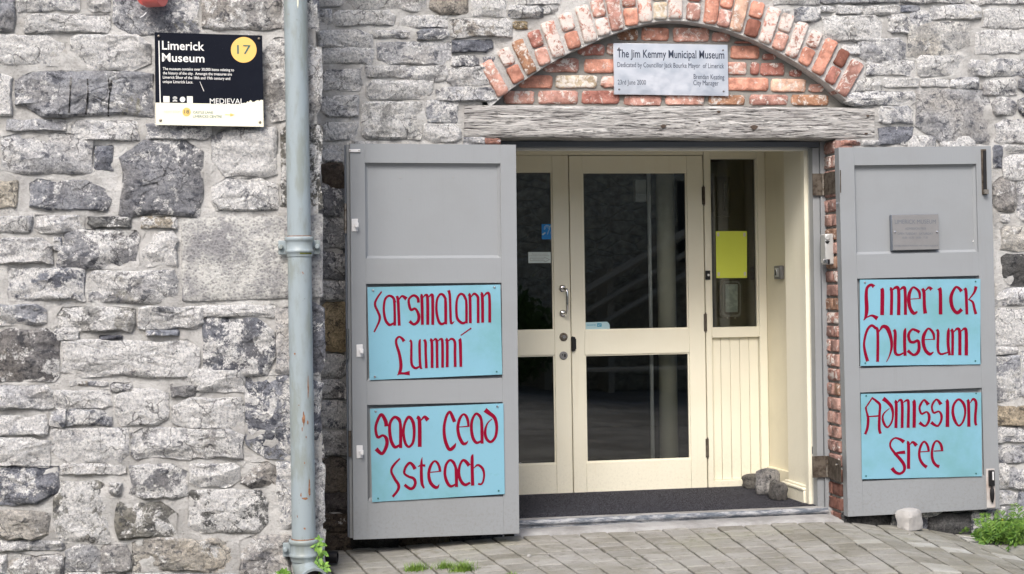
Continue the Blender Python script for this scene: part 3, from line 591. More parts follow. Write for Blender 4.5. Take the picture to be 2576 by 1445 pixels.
# --- the projecting wall on the left
LW = thing('stone_wall', 'projecting stone wall on the left carrying the downpipe and the black museum board', 'wall', (-.8, YL, 0))
m = mortar_sheet(-3.2, XCL, -.6, ZT, YL, None, seed=8); m.obj('mortar', 'mortar', LW, ang=80)
m = MB(); m.box(-3.2, XCL, YL+.02, .5, -.6, ZT); m.obj('wall_core', 'grey_mortar', LW)
R1, R2, R3 = reg(0, 0, 1.927), reg(0, 750, 1.927), reg(0, 1494, 1.927)
for cv, lst in ((R1, [
 (-70,-40,112,236,'MB'),(128,-60,598,88,'LB'),(662,-40,830,88,'WM'),(186,112,822,250,'LM'),(852,-60,1500,268,'MB'),(1525,-60,2120,225,'MN'),(-80,266,480,495,'WB'),(540,268,1130,540,'LW'),(-90,562,90,870,'W'),
 (120,548,1150,882,'MB'),(55,905,492,982,'LB'),(545,905,1040,1062,'LW'),(10,1012,700,1312,'LM'),(716,1100,846,1282,'DB'),(-60,1362,130,1566,'CO'),(226,1356,836,1580,'BM'),(900,1062,1522,1640,'DM'),(1600,962,2080,1332,'DW'),(1600,1342,2090,1580,'M'),
 (1105,940,1590,1050,'BM'),(1180,300,1600,560,'M'),(1620,270,1900,560,'L'),(1180,590,1700,900,'N'),(1720,600,2000,900,'M'),(1960,290,2413,915,'MN'),(2130,-60,2395,236,'DB'),(2120,945,2425,1590,'GD')]),
 (R2, [(-70,186,240,301,'WB'),(270,180,636,306,'WB'),(665,192,985,266,'DG'),(1065,186,1332,271,'OC'),(-50,350,402,545,'WM'),(408,345,460,440,'B'),(430,290,1045,580,'MD'),(1070,292,1338,562,'WC'),(60,580,640,820,'BD'),(670,592,1336,832,'ML'),
 (-70,850,345,1000,'BM'),(435,873,1010,1050,'WG'),(1045,862,1530,1032,'M'),(1505,852,2080,938,'ML'),(405,1020,590,1118,'D'),(-90,1030,440,1425,'DN'),(755,1086,915,1115,'D'),(1105,1040,1345,1076,'B'),(465,1115,1500,1396,'W'),(1530,952,2066,1382,'DB'),
 (2078,872,2185,1372,'S'),(2200,835,2436,1372,'DB')]),
 (R3, [(-70,25,400,203,'LM'),(408,62,838,196,'LW'),(838,2,990,66,'D'),(868,46,1264,320,'WB'),(1292,22,1530,105,'TW'),(1300,112,1832,346,'LM'),(1385,-92,1838,66,'LW'),(1852,-50,2434,566,'DB'),(372,206,500,335,'BM'),(505,206,842,326,'BM'),(-70,245,360,404,'WB'),
 (-70,412,370,635,'WC'),(386,345,960,600,'LW'),(992,346,1830,572,'MW'),(-70,632,450,912,'DB'),(456,612,940,690,'NW'),(975,615,1412,876,'DW'),(1432,612,1802,790,'BM'),(1815,602,2088,792,'NM'),(2082,600,2200,1100,'BM'),(2205,588,2441,1093,'LN'),
 (405,745,822,1208,'GM'),(826,756,912,846,'B'),(870,902,1332,1180,'GM'),(1420,815,2010,1125,'DG'),(-70,962,370,1185,'NC'),(-70,1192,480,1262,'LM'),(62,1292,482,1520,'MN'),(492,1222,760,1426,'M'),(765,1222,985,1428,'MN'),(1002,1172,1752,1428,'NC'),
 (1810,1150,2195,1510,'NL'),(2200,1112,2446,1520,'L'),(-70,1290,52,1520,'L'),(492,1436,980,1540,'M'),(1002,1442,1800,1540,'L')])):
    for b in lst: put_stone(LW, b[:4], cv, YL, b[4], .028, rough=.75)
mb = MB(); pts = pw(quad_ring([R2(*p) for p in ((1362,200),(2430,166),(2431,795),(1368,828))], 3, jit=.8, step=9), YL); lump(mb, pts, YL, .022, .03, 77, .35, .05, rings=(.99, .94, .8, .6, .4, .2))
mb.obj('stone', 'pecked_stone', LW, ang=40)
gap_chips(LW, all_boxes(LW, YL), lambda x, y: 388 < x < 663 and 82 < y < 320 or (452 < x < 812 and 540 < y < 760), YL, 0, 0, 800, 1445, 5, 60)
# corner stones seen on the return face
fb = MB(); filler(fb, -3.2, bx_(-75, 700, YL), -.6, ZT, YL, 12); filler(fb, bx_(-75, 700, YL), XCL-.02, bz_(400, -75, YL), ZT, YL, 13); filler(fb, bx_(-75, 700, YL), XCL-.02, -.6, bz_(400, 1500, YL), YL, 15)
fb.obj('stone', 'limestone', LW, kind='stuff', color=TONE['M'])
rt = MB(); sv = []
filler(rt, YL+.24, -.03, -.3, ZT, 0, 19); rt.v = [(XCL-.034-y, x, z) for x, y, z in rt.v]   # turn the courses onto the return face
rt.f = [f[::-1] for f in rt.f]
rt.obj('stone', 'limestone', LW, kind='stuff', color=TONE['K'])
# black drips down one of the stones
for pts in ([(530,580),(526,700),(518,850)], [(655,590),(662,700),(640,860)], [(812,585),(825,690),(815,780),(808,870)], [(835,600),(830,690)]):
    mb = MB(); rnd = random.Random(pts[0][0]); P = []
    for a, b in zip(pts, pts[1:]):
        for k in range(8): t = k/8; P.append((a[0]+(b[0]-a[0])*t, a[1]+(b[1]-a[1])*t))
    P.append(pts[-1]); vs = []
    for px, py in P:
        hw = rnd.uniform(2, 9)
        for s_ in (-1, 1): c = bp(*R1(px+s_*hw, py), YL-.046); vs.append((c.x, c.y, c.z))
    mb.add(vs, [(2*i, 2*i+1, 2*i+3, 2*i+2) for i in range(len(P)-1)]); STAINS = globals().setdefault('STAINS', []); STAINS.append(mb)
# ------------------------------------------------------------ the doorway: frame, lobby, glazed doors
YD = 1.05                                  # plane of the glazed doors
ZLL = ZL0
YF = .155
zhead = bz_(1700, 372, YF)
FRM = thing('door_frame', 'dark grey outer frame fixed inside the jambs under the timber beam', 'door frame', (2.2, YF, 0))
x50, x68, x80 = bx_(2051, 800, YF), bx_(2069, 800, YF), bx_(2080.5, 800, YF)
MB().box(x68, XJR-.002, YF-.004, YF+.07, -.05, ZL0-.004).obj('jamb', 'grey_paint', FRM, bevel=.002)
MB().box(x50, x68-.003, YF+.006, YF+.07, -.05, zhead+.002).obj('jamb', 'grey_paint', FRM, bevel=.002)
MB().box(XJL+.002, x68-.003, YF, YF+.07, zhead+.004, ZL0-.004).obj('head', 'dark_grey_paint', FRM, bevel=.002)
MB().box(XJL+.002, XJL+.06, YF, YF+.07, -.05, zhead).obj('jamb', 'grey_paint', FRM, bevel=.002)
YI = .235
INN = thing('inner_frame', 'chipped white and cream inner frame lining the lobby opening', 'door frame', (2.2, YI, 0))
x27, x39 = bx_(2027, 800, YI+.01), bx_(2039, 800, YI)
mb = MB(); mb.box(x39, x50+.03, YI-.006, YI+.05, .0, zhead+.012).obj('jamb', 'white_paint', INN, bevel=.002)
mb = MB(); mb.box(x27, x39-.002, YI+.004, YI+.05, .0, zhead+.0).obj('jamb', 'cream_paint', INN, bevel=.002)
zh2 = bz_(1700, 378.5, YI)
mb = MB(); mb.box(XJL+.01, x50+.03, YI-.003, YI+.06, zh2, zhead+.10).obj('head', 'white_paint', INN, bevel=.002)
for py, h in ((503, 13), (822, 34), (1124, 18)):
    a = bp(2044, py, YI-.008); b = bp(2048, py+h, YI-.008); MB().box(a.x, b.x+.003, YI-.009, YI, a.z, b.z).obj('latch_slot', 'dark_print', INN)
a = bp(1622, 376, YI); MB().box(a.x-.02, a.x+.045, YI-.012, YI-.003, a.z-.001, a.z+.016).obj('door_stop', 'white_plastic', INN, bevel=.003)

# lobby: pilaster, side wall, ceiling, floor mat
X1 = bx_(2026, 700, YI+.05); X2 = bx_(1976, 700, .56)
LOB = thing('lobby_lining', 'cream boarded casing with a moulded base inside the right of the lobby', 'casing', (X1, .4, 0))
def plan(pts, z0, z1):
    m = MB(); n = len(pts); m.add([(x, y, z0) for x, y in pts]+[(x, y, z1) for x, y in pts], [tuple(range(n))[::-1], tuple(range(n, 2*n))]+[(i, (i+1) % n, n+(i+1) % n, n+i) for i in range(n)]); return m
zp = bz_(1990, 1214, .4)
plan([(X1, YI+.052), (X2, .56), (X2+.35, .56), (X2+.35, YI+.052)], zp-.01, 2.3).obj('casing', 'cream_paint', LOB)
plan([(X1-.028, YI+.055), (X2-.028, .59), (X2+.30, .59), (X2+.30, YI+.055)], 0, zp-.035).obj('plinth', 'cream_paint', LOB, bevel=.003)
plan([(X1-.034, YI+.054), (X2-.034, .60), (X2+.32, .60), (X2+.32, YI+.054)], zp-.035, zp-.018).obj('plinth_cap', 'cream_paint', LOB, bevel=.005)
plan([(X1-.016, YI+.054), (X2-.016, .58), (X2+.31, .58), (X2+.31, YI+.054)], zp-.018, zp-.006).obj('plinth_cap', 'cream_paint', LOB, bevel=.004)
XS = bx_(1929, 700, YD)
tag(plan([(XS+.055, .5), (XS, YD), (XS, YD+.05), (XS+.4, YD+.05), (XS+.4, .5)], 0, 2.4).obj('lobby_wall', 'lobby_paint'), kind='structure')
sk = bz_(1960, 1180, .9)
plan([(XS+.035, .55), (XS-.02, YD-.004), (XS+.1, YD-.004), (XS+.1, .55)], 0, sk).obj('skirting', 'lobby_paint', None, bevel=.004)['kind'] = 'structure'
XLW = bx_(1258, 700, 0)-.10
tag(MB().box(XLW-.3, XLW, YF+.08, YD+.05, 0, 2.4).obj('lobby_wall', 'lobby_paint'), kind='structure')
zc_ = bz_(1650, 371, YD)
tag(MB().box(XLW-.3, XS+.5, YI+.065, YD+.05, zc_, zc_+.1).obj('ceiling', 'lobby_paint'), kind='structure')
tag(MB().box(XLW-.3, XS+.5, YF-.03, 5, -.25, -.002).obj('lobby_floor', 'concrete'), kind='structure')
# door mat: a pile of short tufts over a rubber base
mm = MB(); nx, ny = 150, 46; a0, a1, b0, b1 = XLW+.02, X1+.02, YI-.045, YD+.02
MB().box(a0, a1, b0, b1, .0, .006).obj('x', 'coir_mat')
o = col.objects[-1]; o.name = 'door_mat'; tag(o, 'dark charcoal entrance matting filling the lobby floor', 'door mat'); o.data.name = 'door_mat'
m = MB(); xl_, xr_ = XJL-.05, XJR-.03
THR = thing('threshold', 'worn dark metal threshold bar along the foot of the doorway', 'threshold', (2.2, .16, 0))
MB().box(xl_, x50+.02, YI-.105, YI-.047, -.03, .003).obj('strip', 'concrete', THR, bevel=.002)
mb = MB(); mb.tube([(xl_+(x50+.04-xl_)*i/40, YI-.118, -.012+.002*noise.noise(Vector((i*.6, 0, 0)))) for i in range(41)], .016, 8); mb.box(xl_, x50+.04, YI-.12, YI-.10, -.06, -.005); mb.obj('nosing', 'worn_threshold', THR, ang=60)
# three loose stones at the foot of the side screen
def rock(name, mat, c, sx, sy, sz, seed, label, cat='stone', rot=0, cuts=.16, group=None):
    import bmesh
    b = bmesh.new(); bmesh.ops.create_cube(b, size=1); bmesh.ops.subdivide_edges(b, edges=b.edges, cuts=5, use_grid_fill=True)
    for v in b.verts:
        p = v.co; l = (abs(p.x)**6+abs(p.y)**6+abs(p.z)**6)**(1/6); p = p/l*.5
        k = 1+cuts*noise.fractal(p*2.6+Vector((seed, 0, 0)), 1, 2, 4); v.co = Vector((p.x*sx*k*(1-.25*p.z), p.y*sy*k, p.z*sz*(1+.06*noise.noise(p*3+Vector((seed, 1, 0))))+sz*.5))
    me = bpy.data.meshes.new(name); b.to_mesh(me); b.free(); me.polygons.foreach_set('use_smooth', [True]*len(me.polygons)); me.set_sharp_from_angle(angle=.5)
    me.materials.append(M(mat)); o = bpy.data.objects.new(name, me); col.objects.link(o); o.location = c; o.rotation_euler = (0, 0, rot); return tag(o, label, cat, group)
def at_floor(px, py): # pixel on the floor plane z=0
    d = cd+cr*((px-CX)/F)+cu*((CY-py)/F); return CAM+d*((0-CAM.z)/d.z)
p = at_floor(1902, 1233); q = rock('loose_stone', 'limestone', (p.x-.005, p.y+.05, .004), .105, .10, .085, 3, 'rounded dark stone on the mat against the boarded side panel', 'stone', .1); q.color = (.17, .165, .155, .15)
p = at_floor(1942, 1250); q = rock('loose_stone', 'limestone', (p.x+.0, p.y+.06, .004), .115, .12, .15, 8, 'pale angular stone between two dark stones on the mat', 'stone', .5, .2); q.color = (.36, .35, .34, .35)
p = at_floor(1962, 1262); q = rock('loose_stone', 'limestone', (p.x+.005, p.y+.04, .004), .075, .11, .10, 14, 'small dark stone tucked behind the cream plinth', 'stone', .2); q.color = (.15, .145, .14, .1)

# --- glazed doors
def P(px, py): return bp(px, py, YD)
def frame_door(root, x0, x1, z0, z1, st_l, st_r, top, mid0, mid1, bot, y0=YD, t=.045, mat='cream_paint'):
    MB().box(x0, x0+st_l, y0, y0+t, z0, z1).obj('stile', mat, root, bevel=.0025)
    MB().box(x1-st_r, x1, y0, y0+t, z0, z1).obj('stile', mat, root, bevel=.0025)
    a, b = x0+st_l+.0005, x1-st_r-.0005
    for n_, lo, hi in (('top_rail', z1-top, z1), ('middle_rail', mid0, mid1), ('bottom_rail', z0, z0+bot)):
        MB().box(a, b, y0+.001, y0+t-.001, lo, hi).obj(n_, mat, root, bevel=.0015)
    for lo, hi in ((mid1, z1-top), (z0+bot, mid0)):
        g = MB(); g.box(a-.004, b+.004, y0+.018, y0+.023, lo-.004, hi+.004).obj('glass_pane', 'window_glass', root, smooth=False)
        f = MB()      # glazing beads just inside the opening
        for q in ((a, a+.008, lo, hi), (b-.008, b, lo, hi), (a+.008, b-.008, lo, lo+.008), (a+.008, b-.008, hi-.008, hi)): f.box(q[0], q[1], y0+.008, y0+.0175, q[2], q[3])
        f.obj('glazing_bead', 'cream_paint', root)
zt, zb = P(1600, 392).z, P(1600, 1237.5).z
D2 = thing('glazed_door', 'closed right-hand cream glazed door with three black hinges', 'door', (P(1600, 800).x, YD, 0))
xa, xb = (P(1431, 392).x+P(1444, 1240).x)/2, (P(1767, 392).x+P(1780, 1230).x)/2
gl, gr = (P(1465, 433).x+P(1475, 1160).x)/2, (P(1728, 433).x+P(1738, 1154).x)/2
frame_door(D2, xa, xb, zb, zt, gl-xa, xb-gr, zt-P(1600, 433).z, P(1600, 890.5).z, P(1600, 830).z, P(1600, 1160).z-zb)
for y0, y1 in ((471, 515), (790, 834), (1104, 1151)):
    a, b = P(1769+y0*.012, y0), P(1769+y1*.012, y1); h = MB(); h.cyl((xb+.003, YD-.006, b.z), (xb+.003, YD-.006, a.z), .006, n=10); h.box(xb-.008, xb+.012, YD-.003, YD+.002, b.z, a.z)
    for zz in (a.z+.004, b.z-.004): h.cyl((xb+.003, YD-.006, zz-.004), (xb+.003, YD-.006, zz+.004), .004, n=8)
    h.obj('hinge', 'rusty_steel', D2)
D1 = thing('glazed_door', 'cream glazed door on the left with chrome pull handle and two round locks', 'door', (P(1300, 800).x, YD, 0))
xl = xa-.005; w1 = xb-xa
gr1 = (P(1390, 433).x+P(1399, 1160).x)/2
frame_door(D1, xl-w1, xl, zb-.004, zt+.002, gl-xa, xl-gr1, zt-P(1400, 432).z, P(1370, 894).z, P(1370, 832.5).z, P(1370, 1167).z-zb)
# pull handle
a, b = P(1415, 726), P(1416, 789); hb = MB()
for p in (a, b): hb.lathe((p.x, YD-.0005, p.z), [(.022, 0), (.022, .004), (.018, .009), (.010, .012)], 20, 'y')
hb.tube([(a.x, YD-.01, a.z), (a.x+.002, YD-.035, a.z), (a.x+.012, YD-.052, a.z-.006), (a.x+.016, YD-.056, a.z-.022), (a.x+.017, YD-.056, b.z+.022), (a.x+.013, YD-.052, b.z+.006), (a.x+.003, YD-.035, b.z), (b.x, YD-.01, b.z)], .0085, 12)
hb.obj('pull_handle', 'chrome', D1)
for py, nm in ((848, 'lock_knob'), (895, 'lock_cylinder')):
    p = P(1417.5, py); k = MB(); k.lathe((p.x, YD-.0005, p.z), [(.025, 0), (.025, .003), (.021, .006), (.020, .007)], 24, 'y').obj(nm, 'dull_steel' if py > 870 else 'old_steel', D1)
    k = MB()
    if py < 870: k.lathe((p.x, YD-.007, p.z), [(.011, 0), (.011, .012), (.008, .016)], 14, 'y')
    else: k.box(p.x+.002, p.x+.012, YD-.0095, YD-.006, p.z-.009, p.z+.009).cyl((p.x-.008, YD-.0095, p.z+.005), (p.x-.008, YD-.006, p.z+.005), .004, n=8)
    k.obj('knob' if py < 870 else 'keyhole', 'dull_steel' if py < 870 else 'black_plastic', D1)
a, b = P(1436.5, 848), P(1449, 883); k = MB(); k.box(a.x, b.x-.006, YD-.014, YD-.001, b.z, a.z).box(b.x-.008, b.x, YD-.010, YD-.001, b.z+.010, a.z-.010).box(a.x+.004, a.x+.010, YD-.02, YD-.013, b.z-.004, a.z+.004)
k.obj('rim_latch', 'black_plastic', D2, bevel=.0015)
# --- screen beside the doors, and the fixed frame round them
SC = thing('side_screen', 'cream side screen with tall window above vertical boarding', 'window', (P(1850, 800).x, YD, 0))
sx0, sx1 = xb+.006, XS-.002
g0, g1 = (P(1785, 433).x+P(1790, 800).x)/2, (P(1903, 433).x+P(1912, 800).x)/2
zg1, zg0, zp1, zp0 = P(1845, 400).z, P(1845, 823).z, P(1850, 849).z, P(1850, 1208).z
MB().box(sx0, g0, YD-.002, YD+.07, 0.004, zt+.03).obj('stile', 'cream_paint', SC, bevel=.0025)
MB().box(g1, sx1, YD-.002, YD+.07, 0.004, zt+.03).obj('stile', 'cream_paint', SC, bevel=.0025)
for nm, lo, hi in (('top_rail', zg1, zt+.03), ('middle_rail', zp1, zg0), ('bottom_rail', .004, zp0)): MB().box(g0+.0005, g1-.0005, YD-.001, YD+.069, lo, hi).obj(nm, 'cream_paint', SC, bevel=.002)
MB().box(g0-.003, g1+.003, YD+.030, YD+.035, zg0-.003, zg1+.003).obj('glass_pane', 'window_glass', SC, smooth=False)
f = MB()
for q in ((g0+.0005, g0+.010, zg0, zg1), (g1-.010, g1-.0005, zg0, zg1)): f.box(q[0], q[1], YD+.012, YD+.0295, q[2], q[3])
f.obj('glazing_bead', 'cream_paint', SC)
nb = 5; bw = (g1-g0-.002)/nb
for i in range(nb): MB().box(g0+.001+bw*i+.0012, g0+.001+bw*(i+1)-.0012, YD+.024, YD+.040, zp0+.001, zp1-.001).obj('board', 'cream_paint', SC, bevel=.002)
MB().box(g0+.001, g1-.001, YD+.0405, YD+.045, zp0, zp1).obj('backing', 'cream_paint', SC)
HF = thing('door_surround', 'cream fixed frame round the head of the pair of glazed doors', 'door frame', (P(1600, 380).x, YD, 2))
MB().box(XLW+.002, sx0-.003, YD-.004, YD+.07, zt+.004, zc_-.002).obj('rail', 'cream_paint', HF, bevel=.003)
MB().box(sx0-.001, sx1, YD-.004, YD+.07, zt+.0305, zc_-.002).obj('rail', 'cream_paint', HF, bevel=.003)
MB().box(XLW+.002, xl-w1-.004, YD-.002, YD+.07, .004, zt+.003).obj('jamb', 'cream_paint', HF, bevel=.003)

# --- things fixed on glass and walls
def flat_rect(name, mat, c, y, t=.0015, conv=ID, parent=None, **kw):
    pts = pw([conv(*p) for p in c], y); return MB().prism(pts, y-t, y).obj(name, mat, parent, smooth=False, **kw)
yg = YD+.0172
def plate(name, label, cat, c, y, mat, t=.0015, conv=ID, bevel=0, group=None):
    ctr = bp(*conv(sum(p[0] for p in c)/len(c), sum(p[1] for p in c)/len(c)), y); r = thing(name, label, cat, ctr, group)
    flat_rect('sheet', mat, c, y, t, conv, r, bevel=bevel); return r
def on(y): return lambda px, py, d=0: bp(px, py, y-d)
Zd = reg(2040, 840, 7.225)
r = plate('hearing_sticker', 'small blue hearing loop sticker inside the left door glass', 'sticker', [(547,262),(862,262),(862,690),(552,690)], yg-.0003, 'blue_print', conv=Zd)
yq = yg-.0022; mb = MB(); strokes(mb, [[(630,420,14),(625,360,14),(660,310,14),(720,305,14),(770,345,14),(765,410,14),(735,470,14),(715,550,14)], [(650,400,10),(665,355,10),(700,335,10),(735,365,10),(730,400,10)]], Zd, on(yq))
mb.add([on(yq)(*Zd(*p)) for p in ((555,545),(640,488),(665,515),(580,580))], [(0,1,2,3)]); mb.add([on(yq)(*Zd(*p)) for p in ((775,310),(835,282),(840,310),(785,352))], [(0,1,2,3)]); text_px(mb, 'T', Zd(782, 552), Zd(815, 552), 6.2, on(yq)); mb.obj('symbol', 'pale_blue', r, smooth=False)
r = plate('paper_notice', 'white paper notice with an outlined arrow pointing right', 'notice', [(168,1050),(802,1050),(806,1358),(172,1362)], yg-.0003, 'white_paper', conv=Zd)
mb = MB(); text_px(mb, 'Electronic lock in operation', Zd(280, 1118), Zd(720, 1118), 2.4, on(yq)); text_px(mb, 'If the reception desk is unattended', Zd(205, 1163), Zd(760, 1163), 2.4, on(yq)); text_px(mb, 'Please ring the bell', Zd(305, 1272), Zd(600, 1272), 2.2, on(yq))
AW = [(220,1222),(630,1222),(630,1200),(770,1262),(635,1330),(635,1296),(222,1294),(220,1222)]; strokes(mb, [[(a[0], a[1], 9), (b[0], b[1], 9)] for a, b in zip(AW, AW[1:])], Zd, on(yq)); mb.obj('lettering', 'grey_print', r, smooth=False)
Zs = reg(2260, 1230, 16.056)
r = plate('security_sticker', 'pale blue security sticker in the lower corner of the upper door glass', 'sticker', [(392,480),(1780,440),(1900,540),(1945,650),(1952,1030),(395,1030)], yg-.0003, 'pale_blue', conv=Zs)
mb = MB(); text_px(mb, 'Secured by', Zs(525, 690), Zs(1080, 680), 4.2, on(yq)); mb.add([on(yq)(*Zs(*p)) for p in ((1165,545),(1440,545),(1440,755),(1165,755))], [(0,1,2,3)]); mb.obj('lettering', 'teal_print', r, smooth=False)
mb = MB(); text_px(mb, 'ACT', Zs(1200, 715), Zs(1400, 710), 4.6, on(yq-.0005)); mb.obj('lettering', 'white_print', r, smooth=False)
Zy = reg(2740, 880, 3.4404)
r = plate('yellow_paper', 'bright yellow sheet of paper taped inside the side window', 'paper', [(192,82),(610,80),(610,710),(200,712)], YD+.0285, 'yellow_paper', conv=Zy)
mb = MB()
for x, y in ((225,125),(578,128),(232,660),(585,655)): MB().add([bp(*Zy(x+a, y+b), YD+.0262) for a, b in ((-15,-25),(15,-25),(15,25),(-15,25))], [(0,1,2,3)]).obj('tape', 'faint_print', r, smooth=False)
# key-pad lamp behind the side window
c = bp(*Zy(400, 990), YD+.085); LMP = thing('bulkhead_lamp', 'unlit oval bulkhead lamp with pale diffuser behind the side window', 'lamp', c)
def rr_pts(x0, y0, x1, y1, r, y, conv, n=5):
    out = []
    for cx_, cy_, a0 in ((x1-r, y0+r, -90), (x1-r, y1-r, 0), (x0+r, y1-r, 90), (x0+r, y0+r, 180)):
        for k in range(n+1): a = math.radians(a0+90*k/n); p = bp(*conv(cx_+r*math.cos(a), cy_+r*math.sin(a)), y); out.append((p.x, p.z))
    return out
MB().prism(rr_pts(245, 735, 545, 1250, 75, YD+.08, Zy), YD+.08, YD+.13).obj('body', 'black_plastic', LMP, bevel=.004)
MB().prism(rr_pts(285, 750, 535, 1235, 60, YD+.06, Zy), YD+.062, YD+.079).obj('bezel', 'dull_steel', LMP, bevel=.004)
MB().prism(rr_pts(310, 775, 515, 1205, 45, YD+.055, Zy), YD+.057, YD+.0615).obj('gasket', 'black_plastic', LMP, bevel=.002)
MB().prism(rr_pts(325, 795, 490, 1170, 8, YD+.05, Zy), YD+.050, YD+.0565).obj('diffuser', 'lamp_white', LMP, bevel=.003)
mb = MB()
for x, y in ((405, 765), (405, 1222), (350, 1245), (450, 1245)): p = bp(*Zy(x, y), YD+.056); mb.lathe((p.x, YD+.0612, p.z), [(.006, 0), (.006, .003), (.003, .005)], 10, 'y')
mb.obj('screw', 'chrome', LMP)
# door bell
r = thing('door_bell', 'black door bell with a white push button on the cream door post', 'door bell', bp(1781, 692, YD)); q = [(54,612),(116,612),(118,735),(56,735)]
MB().prism(pw([Zy(*p) for p in q], YD-.01), YD-.014, YD-.0025).obj('body', 'black_plastic', r, bevel=.002); p = bp(*Zy(94, 672), YD-.014); MB().lathe((p.x, YD-.014, p.z), [(.0075, 0), (.0075, .003), (.005, .005)], 16, 'y').obj('push_button', 'white_plastic', r)
# switch on the lobby side wall
y_ = .86; p = bp(1953, 686, y_); X_ = XS+.055*(YD-y_)/(YD-.5)+.0; r = thing('wall_switch', 'metal press switch on the cream lobby side wall', 'switch', (X_, y_, p.z))
za, zb_ = bz_(1953, 669, y_), bz_(1953, 703, y_)
MB().box(X_-.022, X_+.004, y_-.055, y_+.055, zb_, za).obj('back_box', 'dull_steel', r, bevel=.005); MB().box(X_-.026, X_-.0222, y_-.03, y_+.03, zb_+.014, za-.014).obj('face_plate', 'silver_plastic', r, bevel=.002)
MB().box(X_-.032, X_-.0262, y_-.012, y_+.012, zb_+.022, za-.022).obj('push_button', 'chrome', r, bevel=.002)
# key safe on the grey frame
Zk = reg(3050, 600, 2.89); yk = .062; r = thing('key_safe', 'silver key safe with a dark latch screwed to the brick jamb', 'key safe', bp(2082, 627, yk))
kp = pw([Zk(*p) for p in ((478,912),(575,906),(584,1255),(484,1252))], yk)
MB().prism(kp, yk-.028, yk+.045).obj('body', 'silver_plastic', r, bevel=.006)
mb = MB(); p = bp(*Zk(524, 952), yk-.03); mb.lathe((p.x, yk-.0275, p.z), [(.013, 0), (.013, .006), (.010, .009)], 20, 'y').obj('dial', 'silver_plastic', r)
a = [Zk(*p) for p in ((500,990),(552,990),(540,1012),(525,1020),(510,1012))]; MB().prism(pw(a, yk-.029), yk-.030, yk-.0282).obj('recess', 'black_plastic', r)
a = [Zk(*p) for p in ((478,1192),(552,1192),(552,1245),(478,1245))]; MB().prism(pw(a, yk-.029), yk-.034, yk-.0282).obj('latch', 'chrome', r, bevel=.002)
a = [Zk(*p) for p in ((532,1200),(553,1200),(553,1248),(532,1248))]; MB().prism(pw(a, yk-.035), yk-.0362, yk-.0342).obj('latch_gap', 'black_plastic', r)

# --- the hall behind the glass
p = bp(1678, 800, 1.35); r = thing('added_column', 'pale round column added behind the right glazed door', 'column', (p.x, 1.35, 0)); MB().cyl((p.x, 1.35, 0), (p.x, 1.35, 2.1), .058, n=24).obj('shaft', 'cream_paint', r); MB().cyl((p.x, 1.35, 0), (p.x, 1.35, .12), .075, n=24).obj('base', 'cream_paint', r)  # column added to give the broad pale streak in the door glass
p = bp(1637, 800, 1.2); r = thing('added_post', 'thin pale post with a white box added behind the glass', 'post', (p.x, 1.2, 0)); MB().cyl((p.x, 1.2, 0), (p.x, 1.2, 2.1), .012, n=12).obj('rod', 'white_plastic', r); a, b = bp(1598, 452, 1.2), bp(1626, 508, 1.2); MB().box(a.x, b.x, 1.2, 1.26, b.z, a.z).obj('box', 'white_plastic', r, bevel=.004)  # rod and box added to give the thin pale streak beside it
def st(o): o['kind'] = 'structure'; return o
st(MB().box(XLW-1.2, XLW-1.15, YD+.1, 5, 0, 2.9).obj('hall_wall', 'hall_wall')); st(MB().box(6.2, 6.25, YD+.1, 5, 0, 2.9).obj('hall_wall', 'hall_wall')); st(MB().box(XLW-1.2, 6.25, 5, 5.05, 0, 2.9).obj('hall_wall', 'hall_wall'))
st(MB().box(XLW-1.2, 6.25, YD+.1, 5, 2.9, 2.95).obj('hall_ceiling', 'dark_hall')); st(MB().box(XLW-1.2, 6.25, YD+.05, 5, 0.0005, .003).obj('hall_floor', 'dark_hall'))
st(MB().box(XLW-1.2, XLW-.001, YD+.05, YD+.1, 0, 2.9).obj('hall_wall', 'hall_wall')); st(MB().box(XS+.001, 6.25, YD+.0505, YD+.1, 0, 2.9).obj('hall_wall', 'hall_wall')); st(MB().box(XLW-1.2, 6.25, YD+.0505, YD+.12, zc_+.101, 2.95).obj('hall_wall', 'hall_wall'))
a, b = bp(1800, 445, 4.9), bp(1838, 545, 4.9); r = thing('picture_frame', 'dark framed picture on the hall wall behind the side window', 'picture', ((a.x+b.x)/2, 4.9, (a.z+b.z)/2))
fr_ = MB(); w_ = .05
for q in ((a.x, a.x+w_, b.z, a.z), (b.x-w_, b.x, b.z, a.z), (a.x+w_, b.x-w_, b.z, b.z+w_), (a.x+w_, b.x-w_, a.z-w_, a.z)): fr_.box(q[0], q[1], 4.9, 4.94, q[2], q[3])
fr_.obj('frame', 'black_plastic', r); MB().box(a.x+w_, b.x-w_, 4.925, 4.94, b.z+w_, a.z-w_).obj('picture', 'hall_timber', r)
